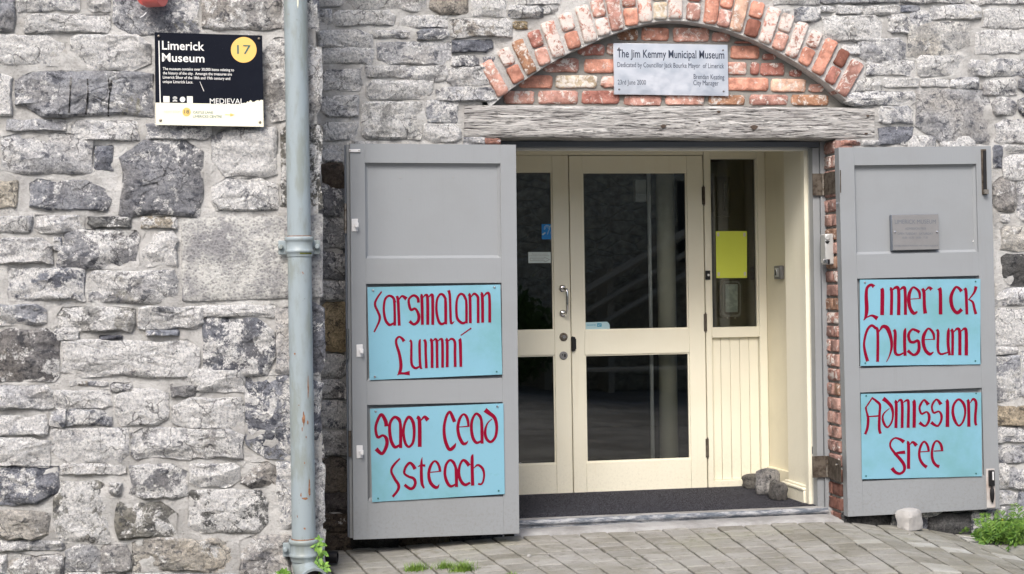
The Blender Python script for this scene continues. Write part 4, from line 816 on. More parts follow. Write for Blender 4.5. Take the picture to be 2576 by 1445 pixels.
# ------------------------------------------------------------ the two grey door leaves
class Leaf:
    """local frame of a slightly dropped leaf: u to the right, v up, front face at y = yf"""
    def __init__(s, root, o, rot, yf): s.root, s.o, s.r, s.yf = root, o, rot, yf
    def uv(s, px, py, d=0):
        p = bp(px, py, s.yf-d); x, z = p.x-s.o[0], p.z-s.o[1]; c, n = math.cos(s.r), math.sin(s.r)
        return (x*c - z*n, x*n + z*c)             # inverse of a turn by r about +Y
    def pt(s, px, py, d=0): u, v = s.uv(px, py, d); return (u, -d, v)
def mk_leaf(label, yf, o_px, rot, corners, panels, t=.06):
    o = bp(*o_px, yf); root = thing('door_leaf', label, 'door', (o.x, yf, o.z), 'outer leaves folded back against the wall'); root['_w'] = [0, 0, 0]; root.rotation_euler = (0, rot, 0)
    L_ = Leaf(root, (o.x, o.z), rot, yf); uv = [L_.uv(*c) for c in corners]   # tl, tr, br, bl
    u0_, u1 = (uv[0][0]+uv[3][0])/2, (uv[1][0]+uv[2][0])/2; v1, v0 = (uv[0][1]+uv[1][1])/2, (uv[2][1]+uv[3][1])/2
    pp = [[L_.uv(*c) for c in p] for p in panels]; pl = sum((p[0][0]+p[3][0])/2 for p in pp)/len(pp); pr = sum((p[1][0]+p[2][0])/2 for p in pp)/len(pp)
    MB().box(u0_, pl, 0, t, v0, v1).obj('stile', 'grey_paint', root, bevel=.0008); MB().box(pr, u1, 0, t, v0, v1).obj('stile', 'grey_paint', root, bevel=.0008)
    ys = [((p[0][1]+p[1][1])/2, (p[2][1]+p[3][1])/2) for p in pp]; hi = v1
    for k, (a, b) in enumerate(ys+[(v0, 0)]):
        MB().box(pl+.0003, pr-.0003, .0003, t-.001, a, hi).obj('rail', 'grey_paint', root); hi = b
    for a, b in ys:
        MB().box(pl-.004, pr+.004, .026, .036, b-.004, a+.004).obj('panel', 'grey_paint', root)
        q = MB(); m_ = .014   # sloped moulding round the panel
        for (A0, A1, B0, B1) in (((pl, a), (pr, a), (pl+m_, a-m_), (pr-m_, a-m_)), ((pl, b), (pr, b), (pl+m_, b+m_), (pr-m_, b+m_)), ((pl, a), (pl, b), (pl+m_, a-m_), (pl+m_, b+m_)), ((pr, a), (pr, b), (pr-m_, a-m_), (pr-m_, b+m_))):
            q.add([(A0[0], .013, A0[1]), (A1[0], .013, A1[1]), (B1[0], .0255, B1[1]), (B0[0], .0255, B0[1])], [(0, 1, 2, 3)])
        q.obj('moulding', 'grey_paint', root, smooth=False)
    L_.box = (u0_, u1, v0, v1); L_.pl, L_.pr, L_.ys = pl, pr, ys; return L_
S1, S2, S3, S4 = reg(1440, 1100, 3.6125), reg(1440, 1560, 3.441), reg(3250, 1000, 2.89), reg(3340, 1520, 3.906)
YA = -.20
LA = mk_leaf('left grey panelled door leaf with three white latches along its edge', YA, (1302, 860), .0065,
    [(873, 363), (1293.5, 363), (1311, 1338.5), (896, 1362)],
    [[(911, 410.5), (1255.5, 410.5), (1258, 649), (917, 651)], [(919, 717), (1260, 709), (1265, 949), (925, 961)], [(926.5, 1023), (1267, 1008), (1271, 1246), (932, 1264)]])
u0_, u1, v0, v1 = LA.box
# rebated meeting edge
MB().box(u0_-.016, u0_-.0005, .026, .058, v0+.004, v1-.002).obj('rebate', 'grey_paint', LA.root, bevel=.002)
MB().box(u0_-.026, u0_-.0165, .034, .056, v0+.008, v1-.004).obj('rebate', 'dark_grey_paint', LA.root, bevel=.001)
def lbox(L_, px0, py0, px1, py1, d0, d1, name, mat, bevel=.001, parent=None):
    a, b = L_.uv(px0, py0), L_.uv(px1, py1); m = MB(); m.box(a[0], b[0], -d1, -d0, b[1], a[1]); return m.obj(name, mat, parent or L_.root, bevel=bevel, local=True)
for px, y0, y1, mt in ((871, 512, 587, 'old_steel'), (877, 828, 905, 'chrome'), (882.5, 1085, 1150, 'rusty_steel')):
    a, b = LA.uv(px, y0), LA.uv(px, y1); MB().cyl((a[0]-.004, .018, b[1]), (a[0]-.004, .018, a[1]), .0075, n=12).obj('edge_bolt', mt, LA.root, local=True)
lbox(LA, 877.5, 376, 906, 383.5, 0, .008, 'catch_plate', 'white_plastic')
for px in (880, 903):
    u, v = LA.uv(px, 380); MB().lathe((u, -.008, v), [(.0035, 0), (.0035, .001)], 8, 'y').obj('screw', 'old_steel', LA.root, local=True)
for px, py in ((893, 567), (905, 883), (905, 1137)):
    q = lbox(LA, px-8.5, py-16, px+7.5, py+16, 0, .004, 'latch', 'white_plastic', .002); u, v = LA.uv(px, py)
    k = MB(); k.cyl((u+.003, -.004, v), (u+.006, -.03, v+.002), .006, n=12); k.box(u-.002, u+.016, -.036, -.03, v-.012, v+.012); k.obj('latch_knob', 'white_plastic', q, local=True, bevel=.002)
for px, py, c in ((1008, 446, 0), (1033, 500, 0), (1141, 445, 0)): lbox(LA, px-2.5, py-.6, px+2.5, py+.6, -.0222, -.0215, 'scratch', 'grey_print', 0)
for pa in ((1297, 505), (1311, 1166)): u, v = LA.uv(*pa); MB().lathe((u, .02, v), [(.004, -.01), (.004, .006)], 8, 'y').obj('screw', 'chrome', LA.root, local=True)
u, v = LA.uv(1300, 640); 

YB = -.085
LBb = mk_leaf('right grey panelled door leaf with black bolts and a small metal plaque', YB, (2121, 860), -.0105,
    [(2119.5, 368), (2502.5, 371), (2506, 1284), (2123.5, 1297)],
    [[(2157, 414), (2462.5, 414.5), (2464, 636.5), (2159, 638)], [(2158, 699), (2465, 696), (2467, 919), (2160, 925)], [(2159.5, 985), (2468, 979), (2470, 1199), (2162, 1209)]])
LR = LBb; u0r, u1r, v0r, v1r = LR.box
# --- painted signs
def sign(L_, label, conv, corners, sts, screws, d=.0, extra=None, group=None):
    uv = [L_.uv(*conv(*c)) for c in corners]; cx_, cz_ = sum(p[0] for p in uv)/4, sum(p[1] for p in uv)/4
    r = bpy.data.objects.new('painted_sign', None); col.objects.link(r); r.empty_display_size = .1
    r.matrix_world = Matrix.Translation((L_.o[0], L_.yf, L_.o[1])) @ Matrix.Rotation(L_.r, 4, 'Y') @ Matrix.Translation((cx_, 0, cz_)); tag(r, label, 'sign', 'blue hand-painted signs on the door leaves')
    sh = lambda p: (p[0]-cx_, p[1], p[2]-cz_)
    # thin buckled sheet
    nx, nz = 30, 20; mb = MB(); sd_ = len(label)
    for s_ in (0, 1):
        for j in range(nz+1):
            for i in range(nx+1):
                a, b = i/nx, j/nz; x = (uv[0][0]*(1-a)+uv[1][0]*a)*(1-b)+(uv[3][0]*(1-a)+uv[2][0]*a)*b; z = (uv[0][1]*(1-a)+uv[1][1]*a)*(1-b)+(uv[3][1]*(1-a)+uv[2][1]*a)*b
                e = max(0, 1-min(b, 1-b)*9)**2; wv = .0035*e*noise.noise(Vector((a*5, sd_, 2.2 if b > .5 else 0)))+.001*noise.noise(Vector((a*3, b*3, sd_)))
                mb.v.append((x-cx_, -.0075-wv+(.0022 if s_ else 0), z-cz_))
    N = (nx+1)*(nz+1)
    for s_ in (0, 1):
        for j in range(nz):
            for i in range(nx): q = s_*N+j*(nx+1)+i; mb.f.append((q, q+1, q+nx+2, q+nx+1))
    rim = [i for i in range(nx+1)]+[j*(nx+1)+nx for j in range(1, nz+1)]+[nz*(nx+1)+i for i in range(nx-1, -1, -1)]+[j*(nx+1) for j in range(nz-1, 0, -1)]
    mb.f += [(rim[i], rim[(i+1) % len(rim)], N+rim[(i+1) % len(rim)], N+rim[i]) for i in range(len(rim))]
    mb.obj('sheet', 'sign_blue', r, local=True, ang=50)
    xl0, xr0 = (uv[0][0]+uv[3][0])/2, (uv[1][0]+uv[2][0])/2; zt0, zb0 = (uv[0][1]+uv[1][1])/2, (uv[2][1]+uv[3][1])/2
    def skin(px, py, dd=0):      # a point lying on the painted face of the sheet
        p = L_.pt(px, py); a, b = (p[0]-xl0)/(xr0-xl0), (p[2]-zt0)/(zb0-zt0); e = max(0, 1-min(b, 1-b)*9)**2
        wv = .0035*e*noise.noise(Vector((a*5, sd_, 2.2 if b > .5 else 0)))+.001*noise.noise(Vector((a*3, b*3, sd_))); return (p[0]-cx_, -.0075-wv-.0006-dd, p[2]-cz_)
    lm = MB(); strokes(lm, sts, conv, skin); lm.obj('lettering', 'letter_red', r, local=True, smooth=False)
    for k, (sx_, sy_, br) in enumerate(screws):
        u, v = L_.uv(*conv(sx_, sy_)); MB().lathe((u-cx_, -.0085, v-cz_), [(.0065, 0), (.0062, .002), (.004, .0045), (.001, .0052)] if br else [(.0045, 0), (.0045, .0016)], 14, 'y').obj('screw', 'chrome' if br else 'green_print', r, local=True)
    return r
SA = [[(182,142,20),(110,250,28),(88,330,32),(130,430,32),(155,500,34),(140,580,28),(75,715,20)],
 [(372,300,34),(340,225,36),(280,205,30),(228,260,30),(212,400,32),(235,540,36),(290,612,36),(350,588,24)],[(345,225,18),(360,300,34),(366,450,34),(366,625,36)],
 [(395,205,34),(412,260,38),(420,400,38),(430,625,38)],[(425,258,14),(470,207,30),(532,248,52)],
 [(700,300,36),(690,235,38),(635,198,32),(572,240,30),(565,310,34),(595,400,36),(655,385,32),(703,470,40),(695,560,40),(635,605,34),(575,560,42)],
 [(735,195,34),(748,240,40),(757,612,38)],[(765,230,10),(800,192,28),(828,240,40),(832,612,40)],[(840,228,10),(880,188,30),(900,235,40),(902,612,38)],
 [(1088,260,34),(1050,192,36),(1000,187,30),(960,270,30),(955,420,34),(985,560,36),(1030,602,34),(1085,570,24)],[(1070,215,18),(1083,300,38),(1085,605,38)],
 [(1125,125,38),(1142,200,34),(1150,400,34),(1156,560,34),(1172,592,26),(1208,560,6)],
 [(1370,260,32),(1335,190,34),(1285,182,30),(1243,260,30),(1235,420,34),(1252,530,36),(1320,588,36),(1375,568,24)],[(1350,220,18),(1375,290,34),(1377,592,34)],
 [(1405,180,36),(1426,230,38),(1432,590,38)],[(1438,225,10),(1485,174,30),(1535,215,36),(1541,300,36),(1543,588,36)],
 [(1578,172,38),(1600,215,40),(1606,582,38)],[(1615,220,10),(1662,167,30),(1700,210,36),(1705,580,38)],
 [(498,845,44),(470,805,34),(430,780,26),(390,815,30),(388,880,34),(425,1000,38),(450,1130,42),(450,1230,42),(430,1300,40)],[(402,1322,8),(435,1298,30),(500,1297,30),(578,1293,58)],
 [(578,830,34),(600,862,30),(600,1000,32),(605,1165,34),(655,1222,32),(715,1200,22)],[(732,815,10),(716,865,34),(720,1100,34),(730,1210,34),(757,1224,8)],
 [(780,820,34),(800,865,38),(802,1000,34),(812,1224,36)],
 [(862,820,32),(889,865,38),(893,1220,38)],[(900,845,10),(940,812,28),(960,855,36),(962,1000,36),(965,1220,36)],[(972,845,10),(1015,812,28),(1038,862,36),(1040,1216,36)],
 [(1085,812,38),(1105,862,38),(1105,1210,38)],[(1112,850,10),(1165,808,28),(1212,852,36),(1215,1000,36),(1218,1206,36)],[(1278,812,36),(1290,862,42),(1298,1205,36)],[(1296,762,14),(1446,657,18)]]
SB = [[(236,365,48),(225,290,48),(168,205,40),(112,300,36),(92,400,34),(120,508,36),(190,485,30),(238,530,44),(240,620,44),(180,730,40),(98,665,52)],
 [(425,330,34),(405,270,44),(345,240,34),(290,310,36),(280,420,40),(302,560,42),(352,642,40),(420,610,24)],[(408,275,18),(426,350,38),(428,655,40)],
 [(540,238,38),(485,320,32),(466,450,34),(492,590,36),(540,638,30),(592,580,34),(610,450,36),(595,310,42),(540,238,38)],
 [(645,240,42),(680,290,46),(685,640,48)],[(698,290,10),(748,236,36),(795,282,54)],
 [(1152,305,44),(1120,225,42),(1088,168,32),(1042,230,34),(1012,370,36),(1020,520,42),(1058,640,44),(1095,675,42),(1145,635,40),(1172,585,6)],
 [(1210,373,12),(1335,363,16)],[(1338,372,26),(1333,300,34),(1310,230,36),(1270,202,26),(1222,260,34),(1195,380,38),(1215,500,42),(1262,590,42),(1305,592,32),(1337,554,5)],
 [(1515,290,34),(1490,225,38),(1438,195,30),(1388,280,34),(1378,400,38),(1400,520,40),(1448,583,36),(1510,560,22)],[(1498,250,18),(1516,320,38),(1522,597,38)],
 [(1560,142,62),(1620,188,50),(1690,250,44),(1718,370,38),(1702,500,34),(1640,572,34),(1582,530,38),(1562,440,34),(1590,330,20),(1655,262,10)],
 [(418,795,20),(330,890,30),(303,970,30),(350,1070,36),(400,1150,38),(390,1220,34),(320,1310,30)],
 [(622,938,46),(590,882,38),(548,855,34),(496,910,32),(477,990,30),(530,1035,30),(600,1062,36),(626,1120,36),(600,1185,36),(550,1198,36),(480,1148,38)],
 [(718,775,4),(708,850,30),(706,1000,38),(715,1130,38),(742,1195,22)],[(658,905,6),(700,888,26),(760,890,30)],
 [(820,981,12),(972,966,14)],[(958,968,32),(948,910,34),(920,852,32),(880,832,24),(832,890,34),(805,1000,38),(825,1110,42),(880,1175,42),(922,1180,32),(947,1138,5)],
 [(1172,930,30),(1140,852,38),(1090,818,30),(1038,880,32),(1022,1000,36),(1050,1110,40),(1100,1168,34),(1165,1140,20)],[(1150,870,18),(1173,950,40),(1178,1178,38)],
 [(1348,892,46),(1300,832,40),(1260,822,30),(1222,890,30),(1210,1000,36),(1240,1100,40),(1295,1148,38),(1362,1118,26)],
 [(1405,740,6),(1388,785,38),(1390,1000,40),(1395,1160,42)],[(1410,925,8),(1465,882,28),(1528,930,34),(1548,1010,26),(1535,1100,24),(1508,1140,24),(1468,1133,26)]]
S_C = [[(468,350,38),(435,328,30),(390,362,30),(380,450,36),(385,600,40),(373,690,28),(348,730,5)],[(370,705,8),(440,674,22),(506,708,48)],
 [(552,368,32),(562,412,40),(558,670,40)],[(645,372,30),(666,402,32),(662,668,32)],[(672,392,8),(712,358,30),(745,392,34),(745,670,36)],[(752,392,8),(797,358,32),(818,400,32),(822,666,32)],
 [(880,489,9),(992,481,9)],[(985,485,20),(978,412,30),(945,372,26),(905,358,22),(868,420,34),(860,500,38),(875,590,36),(915,648,36),(958,628,14)],
 [(1010,370,30),(1030,412,34),(1035,560,34),(1046,652,40)],[(1038,402,8),(1085,358,24),(1117,382,38)],[(1200,365,44),(1215,412,36),(1218,662,38)],
 [(1455,402,38),(1420,362,28),(1385,358,26),(1345,430,34),(1335,500,38),(1355,590,36),(1405,643,36),(1458,602,38)],
 [(1488,365,34),(1505,412,32),(1515,662,30)],[(1618,345,34),(1598,412,24),(1538,492,10)],[(1530,490,12),(1580,522,24),(1600,600,28),(1617,658,30)],
 [(395,1190,34),(365,1080,30),(355,980,24),(385,850,26),(435,787,26),(480,812,30),(508,860,30),(508,1196,30)],[(522,858,10),(565,798,32),(620,822,44),(660,940,34),(664,1040,26),(640,1130,14),(608,1196,8)],
 [(688,835,28),(706,872,32),(705,1080,32),(745,1118,24),(800,1095,16)],[(827,815,5),(815,855,32),(812,1000,32),(818,1128,32)],
 [(982,862,32),(940,840,28),(895,832,24),(857,890,30),(872,962,30),(915,975,28),(965,960,30),(975,1050,34),(950,1103,32),(905,1115,26),(848,1068,34)],
 [(1040,946,8),(1152,941,8)],[(1146,948,18),(1138,882,28),(1110,838,26),(1075,822,20),(1032,890,34),(1022,970,36),(1045,1060,34),(1095,1108,34),(1140,1083,8)],
 [(1176,830,26),(1190,872,28),(1188,1050,28),(1220,1108,22),(1300,1088,16)],[(1312,812,6),(1305,862,32),(1303,1000,32),(1320,1122,28)],
 [(1335,832,34),(1353,872,30),(1352,1122,28)],[(1365,860,8),(1405,822,26),(1432,852,34),(1435,1000,34),(1435,1122,34)],[(1445,855,8),(1485,822,26),(1506,862,34),(1508,1124,36)]]
S_D = [[(145,690,34),(180,590,38),(190,450,38),(165,340,26),(155,285,30)],[(150,290,22),(255,133,20)],[(245,130,24),(330,195,38),(370,245,36),(367,350,36),(360,500,40),(362,620,40),(380,682,38)],[(205,420,18),(345,410,22)],
 [(418,145,62),(480,192,50),(545,270,46),(568,380,32),(550,500,26),(490,583,26),(440,540,36),(412,450,30),(430,372,22),(515,295,10)],
 [(595,185,36),(618,232,42),(614,595,42)],[(632,215,8),(672,168,32),(708,222,40),(708,595,40)],[(718,212,8),(780,172,34),(805,225,40),(800,592,42)],[(875,178,44),(893,230,50),(891,590,46)],
 [(1108,240,54),(1070,188,36),(1040,168,26),(992,230,34),(974,300,32),(1005,378,30),(1080,348,26),(1118,400,40),(1113,490,38),(1058,563,30),(972,512,48)],
 [(1300,235,54),(1260,178,36),(1225,162,26),(1177,220,30),(1162,290,30),(1192,362,30),(1268,342,26),(1308,400,36),(1300,490,32),(1245,563,30),(1150,508,48)],
 [(1380,172,38),(1400,222,48),(1398,578,52)],[(1570,158,32),(1500,230,34),(1480,345,40),(1508,470,42),(1570,558,28),(1638,490,30),(1670,350,32),(1645,225,42),(1570,158,32)],
 [(1700,165,38),(1720,222,42),(1725,575,46)],[(1745,215,8),(1790,153,34),(1835,208,40),(1825,400,38),(1825,510,38),(1842,555,30)],
 [(738,808,54),(680,768,38),(600,747,24),(537,800,28),(530,880,28),(590,970,38),(680,1070,46),(738,1160,46),(738,1240,38),(680,1288,36),(610,1270,44),(552,1205,54)],[(585,1002,26),(640,975,34),(755,962,48)],
 [(780,810,32),(805,852,44),(805,1217,46)],[(825,852,8),(870,808,34),(928,862,54)],
 [(990,958,14),(1125,948,16)],[(1115,955,30),(1105,890,36),(1080,832,32),(1040,802,26),(992,870,36),(968,980,36),(985,1080,40),(1030,1150,42),(1085,1192,48)],
 [(1190,945,14),(1330,939,16)],[(1318,945,34),(1308,872,38),(1275,812,32),(1225,792,24),(1182,860,34),(1162,980,36),(1177,1090,40),(1225,1160,40),(1275,1182,48)]]
sign(LA, 'upper blue sign on left leaf lettered Sarsmalann Luimní in dark red', S1, [(-20, 82), (1855, 45), (1882, 1312), (12, 1392)], SA, [(62,128,1),(1772,84,1),(88,1343,1),(1802,1272,0)])
sign(LA, 'lower blue sign on left leaf lettered Saor Cead Isteach in dark red', S2, [(18, 128), (1808, 55), (1826, 1272), (46, 1382)], SB, [(92,165,1),(1728,98,1),(125,1330,0),(1744,1227,0)])
sign(LR, 'upper blue sign on right leaf lettered Limerick Museum in dark red', S3, [(308, 270), (1668, 260), (1668, 1224), (316, 1242)], S_C, [(364,299,1),(1612,290,0),(368,1210,0),(1610,1186,0)])
sign(LR, 'lower blue sign on right leaf lettered Admission Free in dark red', S4, [(80, 75), (1915, 52), (1926, 1330), (98, 1375)], S_D, [(160,103,0),(1834,66,0),(158,1325,0),(1835,1287,0)])
# --- plaque on the right leaf
Zq = reg(3450, 820, 8.028)
def lthing(L_, name, label, cat, px, py, dpt):
    u, v = L_.uv(px, py); r = bpy.data.objects.new(name, None); col.objects.link(r); r.empty_display_size = .1
    r.matrix_world = Matrix.Translation((L_.o[0], L_.yf, L_.o[1])) @ Matrix.Rotation(L_.r, 4, 'Y') @ Matrix.Translation((u, 0, v)); tag(r, label, cat); return r, (u, v)
r, (cu_, cv_) = lthing(LR, 'metal_plaque', 'small dull metal plaque screwed to top panel of right leaf', 'plaque', 2301, 586, 0)
def LP(conv, L_, dd): return lambda px, py, d=0: (lambda p: (p[0]-cu_, p[1]-0, p[2]-cv_))(L_.pt(px, py, dd+d))
a, b = LR.uv(*Zq(240, 160)), LR.uv(*Zq(1752, 1252)); MB().box(a[0]-cu_, b[0]-cu_, -.002, .020, b[1]-cv_, a[1]-cv_).obj('block', 'dark_grey_paint', r, bevel=.002, local=True)
a2, b2 = LR.uv(*Zq(270, 170)), LR.uv(*Zq(1745, 1240)); MB().box(a2[0]-cu_, b2[0]-cu_, -.006, -.0022, b2[1]-cv_, a2[1]-cv_).obj('plate', 'dull_steel', r, bevel=.001, local=True)
mb = MB(); pl_ = LP(None, LR, .0066)
for s_, x0, x1, y, cp in (('LIMERICK MUSEUM', 365, 1650, 440, 10.5), ('ADMISSION FREE', 690, 1345, 625, 5.5), ('OPEN TUESDAY - SATURDAY', 450, 1560, 785, 5.5), ('10.00 - 13.00   14.00 - 17.00', 600, 1400, 905, 5), ('CLOSED SUNDAYS MONDAYS AND PUBLIC HOLIDAYS', 350, 1720, 1150, 3.6)): text_px(mb, s_, Zq(x0, y), Zq(x1, y-4), cp, lambda px, py: pl_(px, py), lean=.004)
mb.obj('lettering', 'dark_grey_paint', r, local=True, smooth=False)
for x in (345, 1665): u, v = LR.uv(*Zq(x, 695)); MB().lathe((u-cu_, -.006, v-cv_), [(.0062, 0), (.006, .003), (.004, .006), (.001, .007)], 14, 'y').obj('screw', 'chrome', r, local=True)
# --- bolts on the right leaf
q = lbox(LR, 2467, 376, 2482.5, 490, 0, .006, 'top_bolt', 'rusty_steel'); a, b = LR.uv(2474.5, 380), LR.uv(2475, 486); MB().cyl((b[0], -.012, b[1]), (a[0], -.012, a[1]), .0085, n=12).obj('bolt_rod', 'black_plastic', q, local=True); lbox(LR, 2471, 478, 2481, 489, .006, .030, 'bolt_handle', 'old_steel', parent=q)
q = lbox(LR, 2479.5, 1180, 2503.5, 1277, 0, .005, 'bottom_bolt', 'rusty_plate')
lbox(LR, 2484, 1183, 2499, 1222, .005, .020, 'bolt_case', 'black_plastic', .003, parent=q); lbox(LR, 2491, 1186, 2494.5, 1207, .020, .028, 'bolt_key', 'white_plastic', parent=q)
pr = [(.006, 0), (.005, .008), (.011, .022), (.0125, .045), (.011, .070), (.006, .088), (.003, .094)]; u, v = LR.uv(2492, 1221); mb = MB()
mb.lathe((u, -.015, v), [(r_, -h) for r_, h in pr], 14); mb.obj('bolt_lever', 'black_plastic', q, local=True)
u, v = LR.uv(2452, 606); MB().prism([(u-.003, v-.005), (u+.005, v-.004), (u+.004, v+.006)], .020, .0215).obj('paint_chip', 'white_plastic', LR.root, local=True)
for py in (511, 1170): u, v = LR.uv(2112, py); MB().cyl((u+.004, .02, v), (u-.012, .02, v), .004, n=10).obj('screw', 'chrome', LR.root, local=True)
# strap hinges from the grey frame to the leaf edge
for (y0, y1, mt) in ((437, 492, 'rusty_steel'), (1147, 1201, 'old_wood')):
    za, zb_ = bz_(2080, y0, YF-.01), bz_(2080, y1, YF-.01); o_ = Vector((LR.o[0], LR.yf, LR.o[1]))
    k = MB(); xk = min(bx_(2080, (y0+y1)/2, YF-.01), XJR-.024); xp = bx_(2044, (y0+y1)/2, YF-.008)
    hg = MB(); hg.box(xp, xk-.006, YF-.011, YF-.005, zb_, za); pb = bp(2116, (y0+y1)/2, YB-.004)
    hg.add([(xk+.006, YF-.012, zb_), (xk+.006, YF-.012, za), (pb.x, YB-.003, za+.0), (pb.x, YB-.003, zb_), (xk+.006, YF-.018, zb_), (xk+.006, YF-.018, za), (pb.x-.005, YB-.005, za), (pb.x-.005, YB-.005, zb_)], [(0,1,2,3),(4,7,6,5),(0,4,5,1),(3,2,6,7),(1,5,6,2),(0,3,7,4)])
    kn = MB()
    for i in range(5): a_ = zb_+(za-zb_)*i/5; kn.cyl((xk, YF-.014, a_+.001), (xk, YF-.014, a_+(za-zb_)/5-.001), .0075, n=12)
    for m_, nm, mt_ in ((hg, 'hinge_strap', 'rusty_steel'), (kn, 'hinge_knuckle', 'old_steel')):
        ri = Matrix.Rotation(-LR.r, 4, 'Y'); m_.v = [tuple(ri @ (Vector(v)-o_)) for v in m_.v]; m_.obj(nm, mt_, LR.root, local=True)

# ------------------------------------------------------------ museum plaque over the door
Zp = reg(2350, 130, 4.6836); YP = .048
r = thing('metal_plaque', 'engraved brushed metal plaque on the brick panel under the arch', 'plaque', bp(1688, 176, YP))
pts = pw([Zp(*p) for p in ((214,180),(2308,210),(2325,1152),(228,1122))], YP); MB().prism(pts, YP, YP+.012).obj('plate', 'brushed_steel', r, bevel=.0015)
mb = MB(); oy = on(YP-.0008)
for s_, x0, y0, x1, y1, cp, bo in (('The Jim Kemmy Municipal Museum', 285, 442, 2245, 468, 20, .012), ('Dedicated by Councillor Jack Bourke Mayor  of Limerick', 290, 620, 2240, 645, 12.5, 0), ('23rd June 2000', 295, 940, 812, 943, 12, 0), ('Brendan Keating', 1685, 838, 2245, 850, 12.5, 0), ('City Manager', 1680, 952, 2140, 960, 12.5, 0)): text_px(mb, s_, Zp(x0, y0), Zp(x1, y1), cp, oy, bo)
mb.obj('lettering', 'dark_print', r, smooth=False)
mb = MB()
for x, y in ((318, 282), (2222, 312), (322, 1030), (2232, 1065)): p = bp(*Zp(x, y), YP); MB().lathe((p.x, YP, p.z), [(.0055, 0), (.0052, .003), (.003, .006), (.001, .0065)], 14, 'y').obj('screw', 'dull_steel', r)

# ------------------------------------------------------------ black board on the left wall
Zb = reg(580, 100, 3.44); YS_ = YL-.062
r = thing('museum_board', 'black and cream museum board numbered 17 on the left wall', 'sign', bp(526, 200, YS_))
pts = pw([Zb(*p) for p in ((82,92),(1528,135),(1548,1365),(97,1338))], YS_); MB().prism(pts, YS_, YS_+.012).obj('board', 'sign_black', r, bevel=.001)
cr_pts = [(93,1038),(820,1050),(850,1056),(1270,1056),(1285,1040),(1310,1046),(1330,1020),(1350,1030),(1365,1005),(1385,1012),(1395,1030),(1425,1028),(1450,1008),(1475,1004),(1490,1015),(1512,1000),(1540,1006),(1547,1363),(98,1337)]
p_ = pw([Zb(*p) for p in cr_pts], YS_); MB().add([(x, YS_-.0012, z) for x, z in p_], [tuple(range(len(p_)))]).obj('cream_band', 'sign_cream', r, smooth=False)
oy = on(YS_-.0012); oy2 = on(YS_-.0024)
mb = MB(); circ = [(1280+173*math.cos(a), 328+173*math.sin(a)) for a in [i*math.pi/20 for i in range(40)]]; c2 = [(512+56*math.cos(a), 1163+58*math.sin(a)) for a in [i*math.pi/14 for i in range(28)]]
mb.add([oy(*Zb(*p)) for p in circ], [tuple(range(40))]).obj('gold_disc', 'sign_gold', r, smooth=False); MB().add([oy2(*Zb(*p)) for p in c2], [tuple(range(28))]).obj('gold_disc', 'sign_gold', r, smooth=False); mb = MB(); mb.add([oy2(*Zb(*p)) for p in ((1030,1196),(1100,1197),(1098,1180),(1158,1202),(1098,1226),(1100,1206),(1030,1204))], [tuple(range(7))]); mb.obj('arrow', 'sign_gold', r, smooth=False)
mb = MB(); text_px(mb, '17', Zb(1192, 382), Zb(1375, 386), 23, oy2); mb.obj('lettering', 'green_print', r, smooth=False)
mb = MB()
text_px(mb, 'Limerick', Zb(183, 322), Zb(750, 338), 22, oy, .012); text_px(mb, 'Museum', Zb(183, 483), Zb(752, 497), 21, oy, .012)
for s_, x0, y0, x1, y1 in (('The museum contains over 30,000 items relating to', 193, 598, 1150, 617), ('the history of the city.  Amongst the treasures are', 193, 656, 1120, 674), ('Limerick Silver of the 18th and 19th century and', 193, 713, 1098, 732), ('unique Limerick Lace.', 193, 772, 598, 780)): text_px(mb, s_, Zb(x0, y0), Zb(x1, y1), 7, oy, .008)
mb.add([oy(*Zb(*p)) for p in ((133,205),(146,205),(164,1038),(151,1038))], [(0,1,2,3)]); mb.add([oy(*Zb(*p)) for p in ((198,950),(283,952),(284,1035),(200,1035))], [(0,1,2,3)]); mb.add([oy(*Zb(*p)) for p in ((516,952),(594,953),(596,1044),(518,1042))], [(0,1,2,3)])
mb.add([oy(*Zb(458+37*math.cos(a), 995+37*math.sin(a))) for a in [i*math.pi/10 for i in range(20)]], [tuple(range(20))])
for yy in (962, 978, 1002, 1016): strokes(mb, [[(325, yy+8, 5), (355, yy-2, 9), (386, yy+8, 5)]], Zb, oy)
text_px(mb, 'MEDIEVAL', Zb(825, 1052), Zb(1280, 1054), 13.5, oy); strokes(mb, [[(690, 755, 4), (745, 885, 7)]], Zb, oy); mb.obj('lettering', 'white_print', r, smooth=False)
mb = MB(); text_px(mb, '18', Zb(478, 1183), Zb(548, 1184), 9, on(YS_-.0034)); mb.obj('lettering', 'green_print', r, smooth=False)
mb = MB(); text_px(mb, 'NEXT STOP', Zb(210, 1172), Zb(425, 1174), 5, oy2); mb.obj('lettering', 'faint_print', r, smooth=False)
mb = MB(); text_px(mb, 'CASTLE LANE', Zb(600, 1183), Zb(865, 1185), 6, oy2); text_px(mb, 'LIMERICKS CENTRE', Zb(600, 1238), Zb(985, 1241), 6, oy2); text_px(mb, '+', Zb(235, 995), Zb(248, 995), 3, oy2); mb.obj('lettering', 'green_print', r, smooth=False)
for x, y in ((137, 145), (1485, 180), (162, 1275), (1497, 1300)): p = bp(*Zb(x, y), YS_); MB().lathe((p.x, YS_-.0012, p.z), [(.0065, 0), (.006, .003), (.004, .0055), (.001, .0065)], 14, 'y').obj('screw', 'old_steel', r)

